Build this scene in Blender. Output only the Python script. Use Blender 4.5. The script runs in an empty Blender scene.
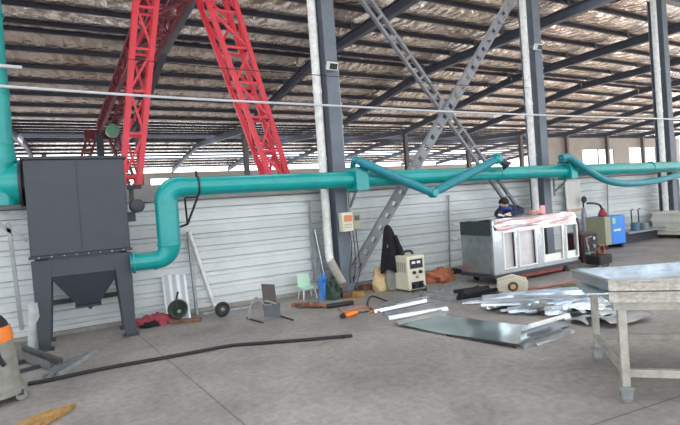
import bpy, math, random
from mathutils import Vector as V, Matrix as M
random.seed(7)
sc = bpy.context.scene
COL = sc.collection
PI = math.pi

# ------------------------------------------------------------------ camera
FPX, YAW, PIT, ROL, H = 480.0, math.radians(28.7), math.radians(0.82), math.radians(4.14), 1.7
FW = V((math.sin(YAW)*math.cos(PIT), math.cos(YAW)*math.cos(PIT), -math.sin(PIT)))
RT0 = V((math.cos(YAW), -math.sin(YAW), 0)); UP0 = RT0.cross(FW)
RT = math.cos(ROL)*RT0 - math.sin(ROL)*UP0
UP = math.sin(ROL)*RT0 + math.cos(ROL)*UP0
EYE = V((0, 0, H))
def ray(px, py):
    return FW + RT*((px-340)/FPX) - UP*((py-212.5)/FPX)
def G(px, py, z=0.0):            # point of the place at height z
    d = ray(px, py); return EYE + d*((z-H)/d.z)
def W(px, py, y):                # point of the place at depth Y
    d = ray(px, py); return EYE + d*(y/d.y)
cam = bpy.data.cameras.new('camera'); camo = bpy.data.objects.new('camera', cam); COL.objects.link(camo)
cam.sensor_width = 36; cam.lens = FPX/680*36; cam.clip_end = 400; cam.clip_start = .05
mw = M.Identity(4)
for i in range(3):
    mw[i][0], mw[i][1], mw[i][2], mw[i][3] = RT[i], UP[i], -FW[i], EYE[i]
camo.matrix_world = mw
sc.camera = camo

# ------------------------------------------------------------------ materials
def lin(c):
    return tuple(((x/255)/12.92 if x/255 <= .04045 else ((x/255+.055)/1.055)**2.4) for x in c)
MATS = {}
def mat(name, rgb, rough=.6, metal=0.0, var=0.0, scale=6.0, rgb2=None, bump=0.0, bscale=40, stretch=None, spec=None):
    if name in MATS: return MATS[name]
    m = bpy.data.materials.new(name); m.use_nodes = True
    nt = m.node_tree; b = nt.nodes['Principled BSDF']; L = nt.links
    c = lin(rgb); b.inputs['Base Color'].default_value = (*c, 1)
    b.inputs['Roughness'].default_value = rough; b.inputs['Metallic'].default_value = metal
    if spec is not None: b.inputs['Specular IOR Level'].default_value = spec
    if var or rgb2 or bump:
        tc = nt.nodes.new('ShaderNodeTexCoord'); src = tc.outputs['Object']
        if stretch:
            mp = nt.nodes.new('ShaderNodeMapping'); mp.inputs['Scale'].default_value = stretch
            L.new(src, mp.inputs['Vector']); src = mp.outputs['Vector']
    if var or rgb2:
        n = nt.nodes.new('ShaderNodeTexNoise'); n.inputs['Scale'].default_value = scale; n.inputs['Detail'].default_value = 6
        n.inputs['Roughness'].default_value = .65
        L.new(src, n.inputs['Vector'])
        r = nt.nodes.new('ShaderNodeValToRGB'); L.new(n.outputs['Fac'], r.inputs['Fac'])
        c2 = lin(rgb2) if rgb2 else tuple(x*(1-var) for x in c)
        c1 = c if rgb2 else tuple(min(1, x*(1+var*.6)) for x in c)
        r.color_ramp.elements[0].position = .32; r.color_ramp.elements[1].position = .68
        r.color_ramp.elements[0].color = (*c2, 1); r.color_ramp.elements[1].color = (*c1, 1)
        L.new(r.outputs['Color'], b.inputs['Base Color'])
    if bump:
        n2 = nt.nodes.new('ShaderNodeTexNoise'); n2.inputs['Scale'].default_value = bscale; n2.inputs['Detail'].default_value = 3
        L.new(src, n2.inputs['Vector'])
        bp = nt.nodes.new('ShaderNodeBump'); bp.inputs['Strength'].default_value = bump; bp.inputs['Distance'].default_value = .02
        L.new(n2.outputs['Fac'], bp.inputs['Height']); L.new(bp.outputs['Normal'], b.inputs['Normal'])
    MATS[name] = m
    return m

TEAL = mat('teal_paint', (8, 146, 144), .26, 0, .12, 3)
TEALD = mat('teal_hose', (30, 128, 140), .5, 0, .15, 8, bump=.3, bscale=60)
CHAR = mat('charcoal_paint', (54, 58, 65), .5, 0, .12, 4)
CHAR2 = mat('charcoal_dark', (44, 46, 52), .55, 0, .1, 4)
RED = mat('red_paint', (214, 44, 62), .45, 0, .1, 3)
DRED = mat('shaded_red_paint', (112, 30, 42), .5, 0, .15, 3)  # shade on the far crane parts put into a darker red
STEELB = mat('blue_grey_paint', (102, 110, 120), .55, 0, .18, 3)
STEELD = mat('dark_steel_paint', (52, 54, 62), .6, 0, .15, 2)
GREYB = mat('brace_grey_paint', (128, 130, 134), .55, 0, .25, 5)
WHITEP = mat('white_pipe', (226, 226, 222), .5, 0, .22, 9, bump=.35, bscale=25)
GALV = mat('galvanised_steel', (186, 194, 200), .27, .85, .25, 5, bump=.12, bscale=14)
GALV2 = mat('bright_galvanised', (222, 229, 235), .2, .85, .15, 3, bump=.2, bscale=5)
GALVD = mat('dull_galvanised', (146, 149, 150), .45, .35, .3, 6)
ALU = mat('worn_bench_steel', (176, 172, 162), .45, .35, .3, 9)
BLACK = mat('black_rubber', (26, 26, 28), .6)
BLACKF = mat('black_cloth', (20, 20, 26), .95, 0, .3, 12, bump=.6, bscale=18)
ORANGE = mat('orange_plastic', (226, 122, 40), .45)
BEIGE = mat('beige_paint', (206, 200, 178), .5, 0, .1, 5)
RUST = mat('rusty_brown', (128, 84, 62), .8, 0, 0, 9, (72, 56, 48))
CLOTHO = mat('rust_orange_cloth', (172, 104, 78), .9, 0, .3, 9, bump=.6, bscale=15)
CLOTHR = mat('red_cloth', (150, 64, 76), .9, 0, .35, 9, bump=.6, bscale=15)
STRAW = mat('yellow_board', (176, 136, 76), .85, 0, 0, 12, (120, 88, 50))
GREEN = mat('dark_green_hose', (28, 48, 36), .5)
MINT = mat('mint_plastic', (176, 212, 186), .5)
BLUE = mat('blue_plastic', (58, 122, 196), .5)
BLUEP = mat('blue_cabinet_paint', (34, 122, 214), .4)
OLIVE = mat('olive_grey_paint', (146, 146, 122), .5)
DUST = mat('dusty_grey_plastic', (132, 130, 122), .7, 0, .3, 7)
CONC = mat('concrete_lump', (150, 146, 138), .9, 0, .2, 12)
TAN = mat('tan_sack', (204, 178, 134), .9, 0, .2, 9, bump=.5, bscale=14)
PAPER = mat('white_paper', (226, 224, 218), .7)
PINK = mat('pink_film', (224, 216, 216), .3, .2, 0, 3, (204, 150, 148), bump=.6, bscale=14)
DGRN = mat('dark_green_panel', (70, 84, 82), .4, .4, .5, 22)
PANELW = mat('white_panel', (216, 212, 204), .55, 0, .08, 6)
NAVY = mat('navy_jacket', (24, 32, 66), .85, 0, .2, 12, bump=.4, bscale=25)
SKIN = mat('skin', (206, 160, 134), .6)
HAIR = mat('black_hair', (22, 20, 22), .7)
GLOVE = mat('white_glove', (222, 220, 214), .8)
TROUS = mat('dark_trousers', (38, 40, 48), .9)
GREENM = mat('green_motor', (92, 140, 108), .5)
CABLEM = mat('silver_cable', (206, 208, 212), .4, .3)
SCREEN = mat('dark_screen', (36, 46, 52), .2)
LABELO = mat('orange_label', (206, 120, 84), .6)
MREDM = mat('dark_red_machine', (70, 34, 36), .5)
GRAIN = mat('grained_steel', (200, 196, 188), .5, .25, 0, 22, (142, 134, 122), stretch=(1, 1, 1.6))
TARP = mat('dark_heap', (40, 42, 46), .6, .3, .4, 16)

# ------------------------------------------------------------------ mesh builder
class MB:
    def __init__(s): s.v = []; s.f = []
    def add(s, vs, fs):
        o = len(s.v); s.v += [V(p) for p in vs]; s.f += [tuple(i+o for i in f) for f in fs]; return s
    def box(s, c, size, R=None):
        c = V(c); hx, hy, hz = size[0]/2, size[1]/2, size[2]/2
        vs = [V((x*hx, y*hy, z*hz)) for z in (-1, 1) for y in (-1, 1) for x in (-1, 1)]
        if R is not None: vs = [R @ p for p in vs]
        return s.add([c+p for p in vs], [(0,2,3,1),(4,5,7,6),(0,1,5,4),(2,6,7,3),(0,4,6,2),(1,3,7,5)])
    def bar(s, a, b, w, h, up=(0,0,1)):
        a, b = V(a), V(b); d = (b-a).normalized(); up = V(up)
        if abs(d.dot(up)) > .98: up = V((0,1,0))
        x = d.cross(up).normalized(); z = x.cross(d).normalized()
        vs = [p + x*sx*w/2 + z*sz*h/2 for p in (a, b) for sx, sz in ((-1,-1),(1,-1),(1,1),(-1,1))]
        return s.add(vs, [(0,1,2,3),(7,6,5,4),(0,4,5,1),(1,5,6,2),(2,6,7,3),(3,7,4,0)])
    def prof(s, a, b, poly, up=(0,0,1)):        # closed 2D profile swept from a to b
        a, b = V(a), V(b); d = (b-a).normalized(); up = V(up)
        if abs(d.dot(up)) > .98: up = V((0,1,0))
        x = d.cross(up).normalized(); z = x.cross(d).normalized(); n = len(poly)
        vs = [p + x*q[0] + z*q[1] for p in (a, b) for q in poly]
        fs = [(i, n+i, n+(i+1) % n, (i+1) % n) for i in range(n)] + [tuple(range(n)), tuple(range(2*n-1, n-1, -1))]
        return s.add(vs, fs)
    def chan(s, a, b, w, h, t=.006, up=(0,0,1)):     # U channel, open side up
        p = [(-w/2,0),(w/2,0),(w/2,h),(w/2-t,h),(w/2-t,t),(-w/2+t,t),(-w/2+t,h),(-w/2,h)]
        return s.prof(a, b, p, up)
    def ang(s, a, b, w, t=.006, up=(0,0,1)):
        return s.prof(a, b, [(0,0),(w,0),(w,t),(t,t),(t,w),(0,w)], up)
    def tube(s, pts, r, n=12, caps=True, flat=1.0, closed=False):
        pts = [V(p) for p in pts]; N = len(pts)
        rs = r if isinstance(r, (list, tuple)) else [r]*N
        t0 = (pts[1]-pts[0]).normalized()
        ref = V((0,0,1)) if abs(t0.z) < .95 else V((0,1,0))
        x = t0.cross(ref).normalized(); vs = []
        for i in range(N):
            if closed: t = (pts[(i+1) % N]-pts[i-1]).normalized()
            else: t = (pts[min(i+1, N-1)]-pts[max(i-1, 0)]).normalized()
            x = (x - t*x.dot(t)).normalized(); z = x.cross(t)
            vs += [pts[i] + (x*math.cos(2*PI*k/n) + z*math.sin(2*PI*k/n)*flat)*rs[i] for k in range(n)]
        fs = []
        for i in range(N if closed else N-1):
            j = (i+1) % N
            fs += [(i*n+k, i*n+(k+1) % n, j*n+(k+1) % n, j*n+k) for k in range(n)]
        if caps and not closed: fs += [tuple(range(n-1, -1, -1)), tuple(range((N-1)*n, N*n))]
        return s.add(vs, fs)
    def lathe(s, c, prof, n=20, axis='z'):      # prof: (r, height) list
        c = V(c); vs = []
        for r, h in prof:
            for k in range(n):
                a = 2*PI*k/n; p = (r*math.cos(a), r*math.sin(a), h)
                if axis == 'x': p = (p[2], p[0], p[1])
                if axis == 'y': p = (p[0], p[2], p[1])
                vs.append(c+V(p))
        m = len(prof); fs = [(i*n+k, i*n+(k+1) % n, (i+1)*n+(k+1) % n, (i+1)*n+k) for i in range(m-1) for k in range(n)]
        fs += [tuple(range(n-1, -1, -1)), tuple(range((m-1)*n, m*n))]
        return s.add(vs, fs)
    def torus(s, c, R, r, axis='y', n=24, m=10):
        pts = []
        for k in range(n):
            a = 2*PI*k/n; u, w = R*math.cos(a), R*math.sin(a)
            pts.append(V(c) + V({'y': (u,0,w), 'x': (0,u,w), 'z': (u,w,0)}[axis]))
        return s.tube(pts, r, m, closed=True)
    def sheet(s, fn, nu, nv, t):                # fn(u,v)->point ; a thin slab
        P = [[V(fn(i/nu, j/nv)) for j in range(nv+1)] for i in range(nu+1)]
        top, bot = [], []
        for i in range(nu+1):
            for j in range(nv+1):
                du = P[min(i+1, nu)][j]-P[max(i-1, 0)][j]; dv = P[i][min(j+1, nv)]-P[i][max(j-1, 0)]
                nrm = du.cross(dv).normalized()
                top.append(P[i][j]+nrm*t/2); bot.append(P[i][j]-nrm*t/2)
        k = (nu+1)*(nv+1); q = lambda i, j: i*(nv+1)+j; fs = []
        for i in range(nu):
            for j in range(nv):
                fs += [(q(i,j), q(i+1,j), q(i+1,j+1), q(i,j+1)), (k+q(i,j), k+q(i,j+1), k+q(i+1,j+1), k+q(i+1,j))]
        for i in range(nu):
            fs += [(q(i,0), k+q(i,0), k+q(i+1,0), q(i+1,0)), (q(i,nv), q(i+1,nv), k+q(i+1,nv), k+q(i,nv))]
        for j in range(nv):
            fs += [(q(0,j), q(0,j+1), k+q(0,j+1), k+q(0,j)), (q(nu,j), k+q(nu,j), k+q(nu,j+1), q(nu,j+1))]
        return s.add(top+bot, fs)
    def build(s, name, m, parent=None, smooth=35, bevel=0, origin=None):
        vs = s.v
        if parent is not None: off = ORI.get(parent.name, V((0,0,0)))
        elif origin is not None: off = V(origin)
        else:
            xs = [p.x for p in vs]; ys = [p.y for p in vs]; zs = [p.z for p in vs]
            off = V(((min(xs)+max(xs))/2, (min(ys)+max(ys))/2, min(zs)))
        me = bpy.data.meshes.new(name); me.from_pydata([tuple(p-off) for p in vs], [], s.f); me.update()
        me.materials.append(m)
        o = bpy.data.objects.new(name, me); COL.objects.link(o)
        if smooth:
            me.polygons.foreach_set('use_smooth', [True]*len(me.polygons)); me.set_sharp_from_angle(angle=math.radians(smooth))
        if parent is not None: o.parent = parent; ORI[o.name] = off
        else: o.location = off; ORI[o.name] = off
        if bevel:
            b = o.modifiers.new('edge', 'BEVEL'); b.width = bevel; b.segments = 2; b.limit_method = 'ANGLE'
        return o
ORI = {}
def tag(o, label, cat, group=None):
    o['label'] = label; o['category'] = cat
    if group: o['group'] = group
    return o
def thing(name, label, cat, loc, group=None):
    o = bpy.data.objects.new(name, None); COL.objects.link(o); o.location = V(loc); o.empty_display_size = .1
    ORI[o.name] = V(loc); return tag(o, label, cat, group)
def struct(o): o['kind'] = 'structure'; return o
def bez(a, b, c, n=8):
    return [V(a)*(1-t)**2 + V(b)*2*t*(1-t) + V(c)*t*t for t in [i/n for i in range(n+1)]]
def smoothpath(pts, n=6):
    pts = [V(p) for p in pts]; out = []
    for i in range(len(pts)-1):
        p0, p1, p2, p3 = pts[max(i-1,0)], pts[i], pts[i+1], pts[min(i+2, len(pts)-1)]
        for k in range(n):
            t = k/n
            out.append(.5*((2*p1)+(p2-p0)*t+(2*p0-5*p1+4*p2-p3)*t*t+(3*p1-p0-3*p2+p3)*t**3))
    out.append(pts[-1]); return out

YW = 8.75       # partition wall
YC = 8.4        # column line
YV = 28.1       # far post line
# ------------------------------------------------------------------ floor
def floor_mat():
    m = bpy.data.materials.new('concrete_floor'); m.use_nodes = True; nt = m.node_tree; L = nt.links
    b = nt.nodes['Principled BSDF']; tc = nt.nodes.new('ShaderNodeTexCoord')
    def noise(sc_, det, rough=.6, dist=0):
        n = nt.nodes.new('ShaderNodeTexNoise'); n.inputs['Scale'].default_value = sc_; n.inputs['Detail'].default_value = det
        n.inputs['Roughness'].default_value = rough; n.inputs['Distortion'].default_value = dist
        L.new(tc.outputs['Object'], n.inputs['Vector']); return n
    def ramp(src, p0, c0, p1, c1):
        r = nt.nodes.new('ShaderNodeValToRGB'); L.new(src, r.inputs['Fac'])
        r.color_ramp.elements[0].position = p0; r.color_ramp.elements[1].position = p1
        r.color_ramp.elements[0].color = (*c0, 1); r.color_ramp.elements[1].color = (*c1, 1); return r
    def mix(f, a, c, mode='MIX'):
        x = nt.nodes.new('ShaderNodeMix'); x.data_type = 'RGBA'; x.blend_type = mode
        if isinstance(f, float): x.inputs[0].default_value = f
        else: L.new(f, x.inputs[0])
        for k, s_ in ((6, a), (7, c)):
            if isinstance(s_, tuple): x.inputs[k].default_value = (*s_, 1)
            else: L.new(s_, x.inputs[k])
        return x.outputs[2]
    base = ramp(noise(.9, 8, .62, .4).outputs['Fac'], .3, lin((124, 119, 115)), .7, lin((160, 154, 149)))
    fine = ramp(noise(14, 5).outputs['Fac'], .3, (.72, .71, .7), .7, (1.08, 1.08, 1.08))
    c = mix(1.0, base.outputs['Color'], fine.outputs['Color'], 'MULTIPLY')
    st = ramp(noise(.55, 7, .7, 1.2).outputs['Fac'], .60, (0, 0, 0), .72, (1, 1, 1))
    stm = nt.nodes.new('ShaderNodeMath'); stm.operation = 'MULTIPLY'; stm.inputs[1].default_value = .5
    L.new(st.outputs['Color'], stm.inputs[0])
    c = mix(stm.outputs[0], c, lin((78, 75, 73)))
    # sawn joints, as lines in the slab
    sep = nt.nodes.new('ShaderNodeSeparateXYZ'); L.new(tc.outputs['Object'], sep.inputs[0])
    def joint(p, q, c, w):
        d = (q-p); d.z = 0; d.normalize(); nx, ny = -d.y, d.x; k = -(nx*p.x+ny*p.y)
        a = nt.nodes.new('ShaderNodeMath'); a.operation = 'MULTIPLY'; a.inputs[1].default_value = nx; L.new(sep.outputs[0], a.inputs[0])
        e = nt.nodes.new('ShaderNodeMath'); e.operation = 'MULTIPLY_ADD'; e.inputs[1].default_value = ny; L.new(sep.outputs[1], e.inputs[0]); L.new(a.outputs[0], e.inputs[2])
        s_ = nt.nodes.new('ShaderNodeMath'); s_.operation = 'ADD'; s_.inputs[1].default_value = k; L.new(e.outputs[0], s_.inputs[0])
        ab = nt.nodes.new('ShaderNodeMath'); ab.operation = 'ABSOLUTE'; L.new(s_.outputs[0], ab.inputs[0])
        lt = nt.nodes.new('ShaderNodeMath'); lt.operation = 'LESS_THAN'; lt.inputs[1].default_value = w; L.new(ab.outputs[0], lt.inputs[0])
        mu = nt.nodes.new('ShaderNodeMath'); mu.operation = 'MULTIPLY'; mu.inputs[1].default_value = .6; L.new(lt.outputs[0], mu.inputs[0])
        return mix(mu.outputs[0], c, lin((62, 56, 54)))
    c = joint(G(140, 336), G(245, 425), c, .008)
    c = joint(G(592, 425), G(680, 396), c, .008)
    L.new(c, b.inputs['Base Color'])
    rr = ramp(noise(1.5, 5).outputs['Fac'], .3, (.45,)*3, .7, (.7,)*3); L.new(rr.outputs['Color'], b.inputs['Roughness'])
    bp = nt.nodes.new('ShaderNodeBump'); bp.inputs['Strength'].default_value = .12; bp.inputs['Distance'].default_value = .01
    L.new(noise(30, 4).outputs['Fac'], bp.inputs['Height']); L.new(bp.outputs['Normal'], b.inputs['Normal'])
    return m
mb = MB(); mb.box((20, 20, -.15), (100, 72, .3)); struct(mb.build('floor', floor_mat(), origin=(0,0,0)))

# ------------------------------------------------------------------ partition wall, ribbed cladding
def wall_mat():
    m = mat('white_cladding', (204, 208, 207), .45, .1, .12, 1.2)
    return m
mb = MB(); pitch = .232; prof = []
z = 0.0
while z < 2.02:
    prof += [(0, z), (0, z+pitch*.55), (.05, z+pitch*.62), (.05, z+pitch*.9), (0, z+pitch*.98)]
    z += pitch
prof = [p for p in prof if p[1] <= 2.1] + [(0, 2.1)]
xs = (-9, 33); n = len(prof)
mb.add([(x, YW+p[0], p[1]) for x in xs for p in prof] + [(x, YW+.09, zz) for x in xs for zz in (0, 2.1)],
       [(i, n+i, n+i+1, i+1) for i in range(n-1)] + [(2*n, 2*n+1, 2*n+3, 2*n+2), (n-1, 2*n-1, 2*n+3, 2*n+1)])
struct(mb.build('wall_back', wall_mat(), smooth=0, origin=(0,YW,0)))
TOPG = mat('grey_top_strip', (150, 148, 146), .6, 0, .2, 2)
mb = MB(); mb.prof((-9, YW-.03, 2.0), (33, YW-.03, 2.0), [(-.03,-.0),(.03,0),(.03,.28),(-.1,.28),(-.1,.26),(-.03,.26)]); struct(mb.build('trim_1', TOPG))  # plain grey strip along the top of the wall
# bottom kerb
mb = MB(); mb.box((12, YW-.02, .03), (42, .12, .06)); struct(mb.build('baseboard_back', CONC))

# ------------------------------------------------------------------ roof
ZK = [(-11.3, 6.0), (8.4, 7.5), (18.25, 7.65), (28.1, 6.5), (40.7, 7.38), (53.3, 6.5)]
def zr(y):                                  # underside of the rafters
    for (a, za), (b, zb_) in zip(ZK[:-1], ZK[1:]):
        if a <= y <= b: return za+(zb_-za)*(y-a)/(b-a)
    return 6.5
def foil_mat():
    m = bpy.data.materials.new('roof_foil'); m.use_nodes = True; nt = m.node_tree; L = nt.links
    b = nt.nodes['Principled BSDF']; tc = nt.nodes.new('ShaderNodeTexCoord')
    mp = nt.nodes.new('ShaderNodeMapping'); mp.inputs['Scale'].default_value = (1, .6, 1); L.new(tc.outputs['Object'], mp.inputs['Vector'])
    n = nt.nodes.new('ShaderNodeTexNoise'); n.inputs['Scale'].default_value = .8; n.inputs['Detail'].default_value = 5; L.new(mp.outputs[0], n.inputs['Vector'])
    r = nt.nodes.new('ShaderNodeValToRGB'); L.new(n.outputs['Fac'], r.inputs['Fac'])
    r.color_ramp.elements[0].position = .3; r.color_ramp.elements[1].position = .7
    r.color_ramp.elements[0].color = (*lin((200, 180, 164)), 1); r.color_ramp.elements[1].color = (*lin((244, 232, 220)), 1)
    L.new(r.outputs['Color'], b.inputs['Base Color'])
    b.inputs['Metallic'].default_value = .6; b.inputs['Roughness'].default_value = .22
    v = nt.nodes.new('ShaderNodeTexVoronoi'); v.inputs['Scale'].default_value = 3.2; L.new(mp.outputs[0], v.inputs['Vector'])
    n2 = nt.nodes.new('ShaderNodeTexNoise'); n2.inputs['Scale'].default_value = 5; n2.inputs['Detail'].default_value = 3; L.new(mp.outputs[0], n2.inputs['Vector'])
    ad = nt.nodes.new('ShaderNodeMath'); ad.operation = 'ADD'; L.new(v.outputs['Distance'], ad.inputs[0]); L.new(n2.outputs['Fac'], ad.inputs[1])
    bp = nt.nodes.new('ShaderNodeBump'); bp.inputs['Strength'].default_value = 1.0; bp.inputs['Distance'].default_value = .11
    L.new(ad.outputs[0], bp.inputs['Height']); L.new(bp.outputs['Normal'], b.inputs['Normal'])
    return m
PY = []                                     # purlin positions
for a, r, b in ((-11.3, -1.45, 8.4), (8.4, 18.25, 28.1), (28.1, 40.7, 53.3)):
    k = .3
    while r-k > a+.15: PY += [r-k, r+k]; k += 1.48
PY.sort()
X0, X1 = -26, 60
ys = []
kn = [-11.3]+PY+[53.3]
for a, b in zip(kn[:-1], kn[1:]):
    for i in range(6):
        t = i/6; ys.append((a+(b-a)*t, .11*math.sin(PI*t)))
ys.append((53.3, 0))
HOLES = [(-24, 60, -8.4, -5.4), (-24, 60, -1.2, 2.6), (-24, 6.5, 8.9, 12.0), (-26, -7, 13, 27), (-26, 54, 46, 49), (-26, 54, 35, 38), (6.5, 17, 8.7, 10.0)]
   # roof openings added to let daylight in (x0, x1, y0, y1)
xs = sorted(set([X0, X1] + [min(X1, max(X0, h[i])) for h in HOLES for i in (0, 1)])); mb = MB()
for x0, x1 in zip(xs[:-1], xs[1:]):
    for (y0, s0), (y1, s1) in zip(ys[:-1], ys[1:]):
        ym, xm = (y0+y1)/2, (x0+x1)/2
        if any(h[0] < xm < h[1] and h[2] < ym < h[3] for h in HOLES): continue
        mb.add([(x, y, z) for x in (x0, x1) for y, z in ((y0, zr(y0)+.66-s0), (y1, zr(y1)+.66-s1))] + [(x, y, zr(y)+.72) for x in (x0, x1) for y in (y0, y1)],
               [(0,1,3,2), (4,6,7,5)])
struct(mb.build('ceiling', foil_mat(), smooth=50, origin=(0,0,6.5)))
PURL = mat('purlin_paint', (66, 66, 78), .5, .2, .2, 2)
pm = None
for y in PY:
    if y < 8.3: continue
    if pm is None:
        mb = MB(); mb.prof((X0, 0, 0), (X1, 0, 0), [(-.035,.055),(.035,.055),(.035,.08),(-.024,.08),(-.024,.195),(.035,.195),(.035,.22),(-.035,.22)])
        o = mb.build('purlin', PURL, origin=(0,0,0), smooth=0); pm = o
    else:
        o = pm.copy(); COL.objects.link(o)
    o.location = (0, y, zr(y)+.43); struct(o)
RAFT = mat('rafter_paint', (74, 76, 88), .55, 0, .2, 2)
def isec(w, h, t=.02):
    return [(-w/2,0),(w/2,0),(w/2,t),(t/2,t),(t/2,h-t),(w/2,h-t),(w/2,h),(-w/2,h),(-w/2,h-t),(-t/2,h-t),(-t/2,t),(-w/2,t)]
RX = [9.2+6*k for k in range(-5, 9)]
rm = None
for x in RX:
    for a, r, b in ((8.4, 18.25, 28.1), (28.1, 40.7, 53.3)):
        key = 'A' if b < 40 else 'B'
        mb = MB()
        for p, q in ((a, r), (b, r)):
            mb.prof((x, p, zr(p)), (x, q, zr(q)), isec(.22, .36))
        for y in PY:                           # purlin cleats
            if a < y < b: mb.box((x+.04, y-.06, zr(y)+.52), (.16, .02, .2))
        struct(mb.build('rafter', RAFT, smooth=0))
    mb = MB()
    mb.prof((x, YV, 0), (x, YV, 6.5), [(p[0], p[1]-.15) for p in isec(.26, .3)])
    struct(mb.build('post', mat('far_post_paint', (120, 114, 112), .6, 0, .1, 2)))
# eave beams along the valleys
for y in (YC,):
    mb = MB(); mb.bar((X0, y, 7.62), (X1, y, 7.62), .24, .2); struct(mb.build('trim_2' if y == YC else 'trim_3', RAFT))
# far walls
FW1 = mat('far_wall', (176, 168, 160), .8, 0, .12, 1)
mb = MB()
def wall_with_holes(mb, x0, x1, y, zt, holes, t=.12):
    cuts = sorted(set([x0, x1]+[h[0] for h in holes]+[h[1] for h in holes]))
    for a, b in zip(cuts[:-1], cuts[1:]):
        hs = [h for h in holes if h[0] <= a and h[1] >= b]
        if not hs: mb.box(((a+b)/2, y, zt/2), (b-a, t, zt))
        else:
            h = hs[0]; mb.box(((a+b)/2, y, h[2]/2), (b-a, t, h[2])); mb.box(((a+b)/2, y, (h[3]+zt)/2), (b-a, t, zt-h[3]))
YF = 28.5
def wx(px): return W(px, 160, YF).x
hol = [(wx(582), wx(614), 3.75, 5.35), (wx(629), wx(656), 3.8, 5.5)]
wall_with_holes(mb, wx(548), 59, YF, 6.4, hol); struct(mb.build('wall_far', FW1))
WF = mat('window_frame_grey', (150, 150, 150), .5)
def glass():
    m = bpy.data.materials.new('dusty_glass'); m.use_nodes = True; nt = m.node_tree; b = nt.nodes['Principled BSDF']
    b.inputs['Transmission Weight'].default_value = .0; b.inputs['Base Color'].default_value = (.9, .93, .95, 1)
    t = nt.nodes.new('ShaderNodeBsdfTransparent'); t.inputs[0].default_value = (.9, .92, .93, 1)
    b.inputs['Roughness'].default_value = .1
    x = nt.nodes.new('ShaderNodeMixShader'); x.inputs[0].default_value = .1
    nt.links.new(t.outputs[0], x.inputs[1]); nt.links.new(b.outputs[0], x.inputs[2]); nt.links.new(x.outputs[0], nt.nodes['Material Output'].inputs[0])
    return m
GL = glass()
for i, h in enumerate(hol[:2]):
    mb = MB(); a, b, z0, z1 = h
    for x in (a+.03, b-.03, (a+b)/2): mb.box((x, YF, (z0+z1)/2), (.06, .1, z1-z0))
    for z in (z0+.03, z1-.03): mb.box(((a+b)/2, YF, z), (b-a-.12, .1, .06))
    w = struct(mb.build('window_%d' % (i+1), WF))
    mb = MB(); mb.box(((a+b)/2, YF, (z0+z1)/2), (b-a, .01, z1-z0)); mb.build('pane', GL, w)
# outer wall of the second span with openings widened to brighten the foil
mb = MB(); wall_with_holes(mb, X0, 54, 53.3, 6.5, [(x, x+8, 1.0, 5.9) for x in range(-20, 46, 9)]); struct(mb.build('wall_outer', FW1))

# ------------------------------------------------------------------ columns
def column(i, label, lampsz):
    x = 4.52+6*i
    t = thing('steel_column', label, 'column', (x, YC, 0), None)
    mb = MB(); mb.prof((x, YC-.02, .02), (x, YC-.02, 7.5), [(p[0], p[1]-.22) for p in isec(.26, .44, .022)], up=(0,1,0))
    mb.build('shaft', STEELB, t, smooth=0)
    mb = MB(); mb.box((x, YC-.02, .012), (.44, .56, .024))
    for sx in (-1, 1):
        for sy in (-1, 1): mb.lathe((x+sx*.17, YC-.02+sy*.23, .024), [(.018, 0), (.018, .05)], 8)
    mb.build('base_plate', STEELD, t)
    return t
c1 = column(0, 'blue grey steel column with the beige control box on it', 1)
c2 = column(1, 'blue grey steel column behind the sheet metal chamber and the worker', 1)
c3 = column(2, 'blue grey steel column beside the stack of white panels', 0)
def downpipe(i, label):
    x = 4.26+6*i; y = YC-.06
    t = thing('downpipe', label, 'pipe', (x, y, 0))
    if i == 0:
        p = [(x, y, 7.5), (x, y, 2), (x, y, .72), (x+.015, y-.04, .6)]; q_ = W(343, 285, y-.42); MB().tube([(x+.01, y-.02, .66), V((x+.02, y-.06, .56)), q_], [.08, .088, .088], 14).build('boot', mat('dirty_pipe', (160, 152, 142), .7, 0, .3, 12), t)
    else: p = [(x, y, 7.5), (x, y, 2), (x, y, .05)]
    MB().tube(p, .082, 14).build('pipe', WHITEP, t)
    for z in (1.2, 2.6, 3.9, 5.2): MB().tube([(x, y, z), (x, y, z+.07)], .092, 14).build('socket', WHITEP, t)
    for z in (1.5, 3.1, 4.6): MB().box((x, y+.09, z), (.2, .03, .03)).build('clip', GALVD, t)
downpipe(0, 'white plastic downpipe kicked forward at its foot beside the control box column')
downpipe(1, 'white plastic downpipe on the column behind the worker')
downpipe(2, 'white plastic downpipe on the column by the white panel stack')
# thin conduits and lamps on columns
for i, py in ((0, 66), (1, 47)):
    x = 4.52+6*i
    p = W(332 if i == 0 else 538, py, YC-.32)
    t = thing('floodlight', 'small white floodlight clamped on the %s' % ('column with the control box' if i == 0 else 'column behind the worker'), 'lamp', p)
    MB().box(p, (.2, .12, .15), M.Rotation(.4, 3, 'X')).build('housing', WHITEP, t, bevel=.01)
    MB().box(p+V((0, -.062, -.025)), (.16, .01, .11), M.Rotation(.4, 3, 'X')).build('lens', SCREEN, t)
    mb = MB(); mb.bar(p+V((-.02, .05, .05)), p+V((-.05, .2, .05)), .03, .03); mb.build('bracket', GALVD, t)
    mb = MB(); q = V((x+.15, YC-.2, 0))
    mb.tube([(q.x, q.y, 2.35), (q.x, q.y, p.z)], .018, 8); 
    for k in range(5): mb.box((q.x, q.y, p.z-.25-k*.22), (.07, .05, .04))
    tag(mb.build('conduit', GALVD), 'thin grey cable conduit up the %s' % ('column with the control box' if i == 0 else 'column behind the worker'), 'conduit')

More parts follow.
